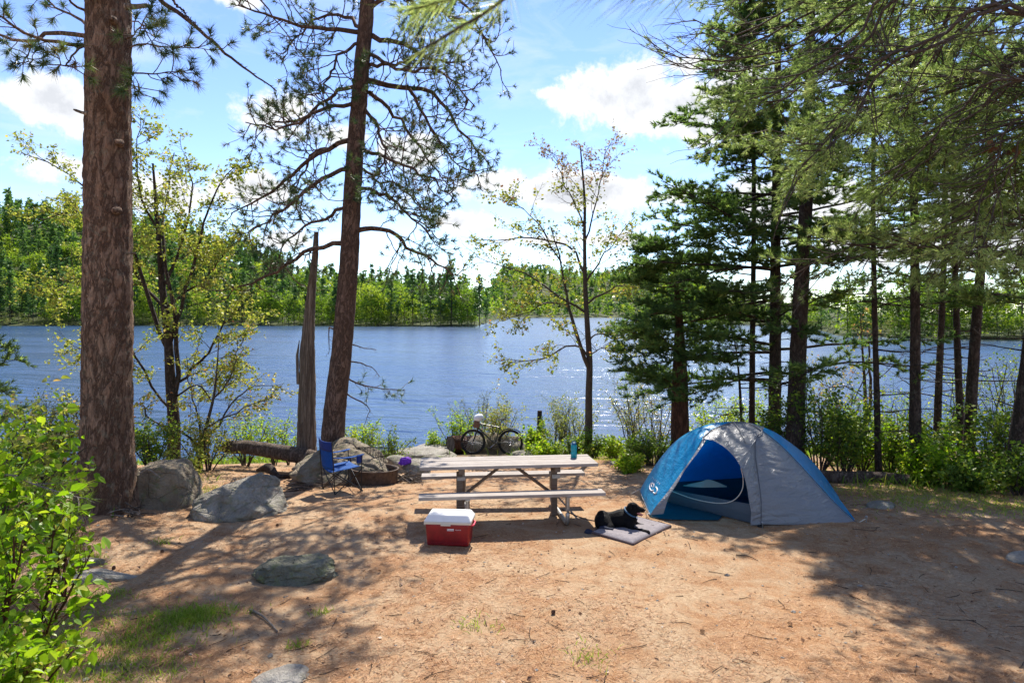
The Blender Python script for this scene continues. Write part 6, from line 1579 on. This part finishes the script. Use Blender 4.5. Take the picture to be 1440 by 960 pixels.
for k, chx in enumerate('EASTON'):
    px_, py_ = 917.6 + k * 2.05, 671.6 + k * 1.55 + .12 * k * k * .2
    l_, n_ = hit(px_, py_)
    if l_ is not None:
        q_ = n_.to_track_quat('Z', 'Y').to_euler(); q_.rotate_axis('Z', -.6)
        text_obj('logo_letter', chx, .034, 'white_print', lg, l_ + n_ * .006, q_, .001)

# ---------------------------------------------------------------- dog mat and dog
def gw(px, py): x, y = gp(px, py); return Vector((x, y, gz(x, y)))
m0, m1, m2 = gw(833, 750), gw(890, 766), gw(943, 741); m3 = m0 + (m2 - m1)
matT = thing('dog_mat', 'grey fleece mat with dark edge lying on the ground under the black dog', 'mat', m0)
def mf(u, v, z0=.045):
    P = (1 - u)[..., None] * ((1 - v)[..., None] * np.array(m0) + v[..., None] * np.array(m3)) + u[..., None] * ((1 - v)[..., None] * np.array(m1) + v[..., None] * np.array(m2))
    P = P - np.array(m0); e = np.clip(np.minimum(np.minimum(u, 1 - u), np.minimum(v, 1 - v)) * 14, 0, 1)
    P[..., 2] = P[..., 2] * .4 + z0 * (.35 + .65 * np.sqrt(e)) + fbm(np.stack([u * 4, v * 6], -1), 5, 3) * .022 * e
    return P
sheet('mat_top', 'mat_grey', mf, 44, 60, matT, .006)
cs4 = [np.array(m0) * 0, np.array(m1 - m0), np.array(m2 - m0), np.array(m3 - m0), np.array(m0) * 0]
for i in range(4): tube_obj('mat_edge', 'mat_edge', [cs4[i] * [1, 1, .4] + [0, 0, .017], cs4[i + 1] * [1, 1, .4] + [0, 0, .017]], .016, matT, 8, 12)
dc = thing('folded_cloth', 'small dark blue cloth lying on the near left corner of the dog mat', 'cloth', m0 + Vector((.09, .04, .05)))
sheet('cloth', 'cloth_dark', lambda u, v: np.stack([u * .17 + v * .04, v * .12 - u * .06, .012 + .02 * np.sin(np.pi * u) * np.sin(np.pi * v) + fbm(np.stack([u * 5, v * 5], -1), 6, 2) * .015], -1), 14, 10, dc, .008)

dorg = at(870, 742, 8.95); dorg.z = gz(dorg.x, dorg.y)
dog = thing('dog', 'black labrador with open mouth lying on the grey mat, head turned right', 'dog', dorg)
def dgp(px, py, D): return at(px, py, D) - dorg
def blob(bm, p, r, sc=(1, 1, 1), rot=None):
    M_ = Matrix.Translation(p) @ (rot.to_matrix().to_4x4() if rot else Matrix.Identity(4)) @ Matrix.Diagonal((*sc, 1))
    bmesh.ops.create_icosphere(bm, subdivisions=3, radius=r, matrix=M_)
def limbm(bm, pts, radii, n=9):
    c = spline(pts, (len(pts) - 1) * n); rr = np.interp(np.linspace(0, 1, len(c)), np.linspace(0, 1, len(radii)), radii)
    for p, r in zip(c, rr): bmesh.ops.create_icosphere(bm, subdivisions=2, radius=r, matrix=Matrix.Translation(Vector(p)))
bm = bmesh.new()
limbm(bm, [dgp(848, 731, 9.02), dgp(858, 731.5, 8.98), dgp(868, 731, 8.94), dgp(878, 729.5, 8.92), dgp(885, 727.5, 8.9)], [.118, .112, .122, .14, .112], 8); blob(bm, dgp(880, 724, 8.9), .085, (1.1, 1.2, .8)); blob(bm, dgp(847, 724, 8.96), .075, (1, 1.3, .8))        # trunk
limbm(bm, [dgp(884, 723, 8.9), dgp(889, 716, 8.88)], [.095, .075], 5)                                                                  # neck
blob(bm, dgp(889.5, 712.5, 8.87), .068, (1.1, .9, .92)); blob(bm, dgp(893, 713, 8.87), .055, (1.0, .95, .85))
limbm(bm, [dgp(895, 715, 8.86), dgp(904, 717.2, 8.85)], [.046, .032], 6)                                                               # muzzle
limbm(bm, [dgp(893, 720, 8.87), dgp(902, 724.5, 8.86)], [.024, .014], 6)                                                              # lower jaw
limbm(bm, [dgp(884, 734, 8.82), dgp(888, 744, 8.78), dgp(900, 746, 8.68), dgp(911, 748.5, 8.6)], [.07, .045, .031, .034], 8)          # near foreleg
limbm(bm, [dgp(888, 732, 8.98), dgp(896, 738, 8.98), dgp(908, 740, 8.93), dgp(919, 741, 8.9)], [.055, .04, .029, .032], 8)           # far foreleg
limbm(bm, [dgp(848, 734, 8.9), dgp(858, 742, 8.78), dgp(850, 744, 8.78)], [.115, .065, .045], 7)                                         # haunch
limbm(bm, [dgp(850, 744, 8.78), dgp(866, 747.5, 8.7)], [.034, .026], 7)                                                               # hind foot
limbm(bm, [dgp(846, 736, 9.05), dgp(841, 741, 9.1), dgp(843, 745, 8.95)], [.04, .025, .014], 7)                                      # tail
for (px, py, D) in ((911, 748.5, 8.58), (919, 741, 8.88)):
    for k in (-1, 0, 1): blob(bm, dgp(px + 1.5 - abs(k) * .6, py + .3, D) + Vector((.0, k * .014, -.004)), .0125, (1.3, .8, .8))
me = bpy.data.meshes.new('body'); bm.to_mesh(me); bm.free(); me.materials.append(MT['dog_black'])
body = bpy.data.objects.new('body', me); C.objects.link(body); body.parent = dog
rm = body.modifiers.new('r', 'REMESH'); rm.mode = 'VOXEL'; rm.voxel_size = .0085; rm.use_smooth_shade = True
sm = body.modifiers.new('s', 'SMOOTH'); sm.factor = .6; sm.iterations = 5
for s, px, D in ((-1, 886.5, 8.80), (1, 890, 8.94)):
    e0 = dgp(px, 708.5, D); bm = bmesh.new()
    limbm(bm, [e0, e0 + Vector((-.012, -.012, -.03)), e0 + Vector((-.004, -.018, -.068))], [.02, .03, .014], 7)
    m_ = bmobj(bm, 'ear', 'dog_black', dog, smooth=True); r_ = m_.modifiers.new('r', 'REMESH'); r_.mode = 'VOXEL'; r_.voxel_size = .006; r_.use_smooth_shade = True
bm = bmesh.new(); blob(bm, dgp(906.4, 716.6, 8.845), .0135, (1, 1.1, .85)); bmobj(bm, 'nose', 'dog_nose', dog, smooth=True)
for D in (8.815, 8.9):
    bm = bmesh.new(); blob(bm, dgp(896.6, 711.3, D), .0085); bmobj(bm, 'eye', 'dog_eye', dog, smooth=True)
bm = bmesh.new(); limbm(bm, [dgp(895, 720.5, 8.855), dgp(900, 722.3, 8.85), dgp(903.5, 724, 8.845)], [.012, .015, .009], 7); bmobj(bm, 'tongue', 'dog_tongue', dog, smooth=True)
nk = (dgp(884, 723, 8.9) + dgp(889, 716, 8.88)) / 2; ax = (dgp(889, 716, 8.88) - dgp(884, 723, 8.9)).normalized(); e1 = ax.cross(Vector((0, 1, 0))).normalized(); e2 = ax.cross(e1)
tube_obj('collar', 'collar_blue', [nk + (e1 * math.cos(a) + e2 * math.sin(a)) * .09 for a in np.linspace(0, 2 * math.pi, 25)], .011, dog, 8, cap=False, raw=True)
for k in range(3):
    bmobj(bevbox(.02, .006, .026, .004), 'collar_tag', 'tag_white', dog, nk + Vector((.075, -.055 + k * .012, -.055 - .014 * k)), (0, .3, k * .5))
ls = [dorg + dgp(842, 731, 8.92), at(836, 732, 8.95), at(822, 729, 9.0), at(808, 724, 9.1), at(798, 719, 9.2), at(790, 716, 9.3)]
l0 = Vector(ls[0]); lo = tube_obj('dog_leash', 'leash_black', [p - l0 for p in ls], .007, None, 6, 30); lo.location = l0
tag(lo, 'thin black leash running from the dog to the table leg', 'leash')
ck = rock('cloth_bundle', 'dark strap end bunched on the ground at the left corner of the dog mat', m0.x - .04, m0.y + .03, .06, .05, .03, 53, 'cloth_dark', 8, 0, 0, .15, 8, 3, 'bundle')
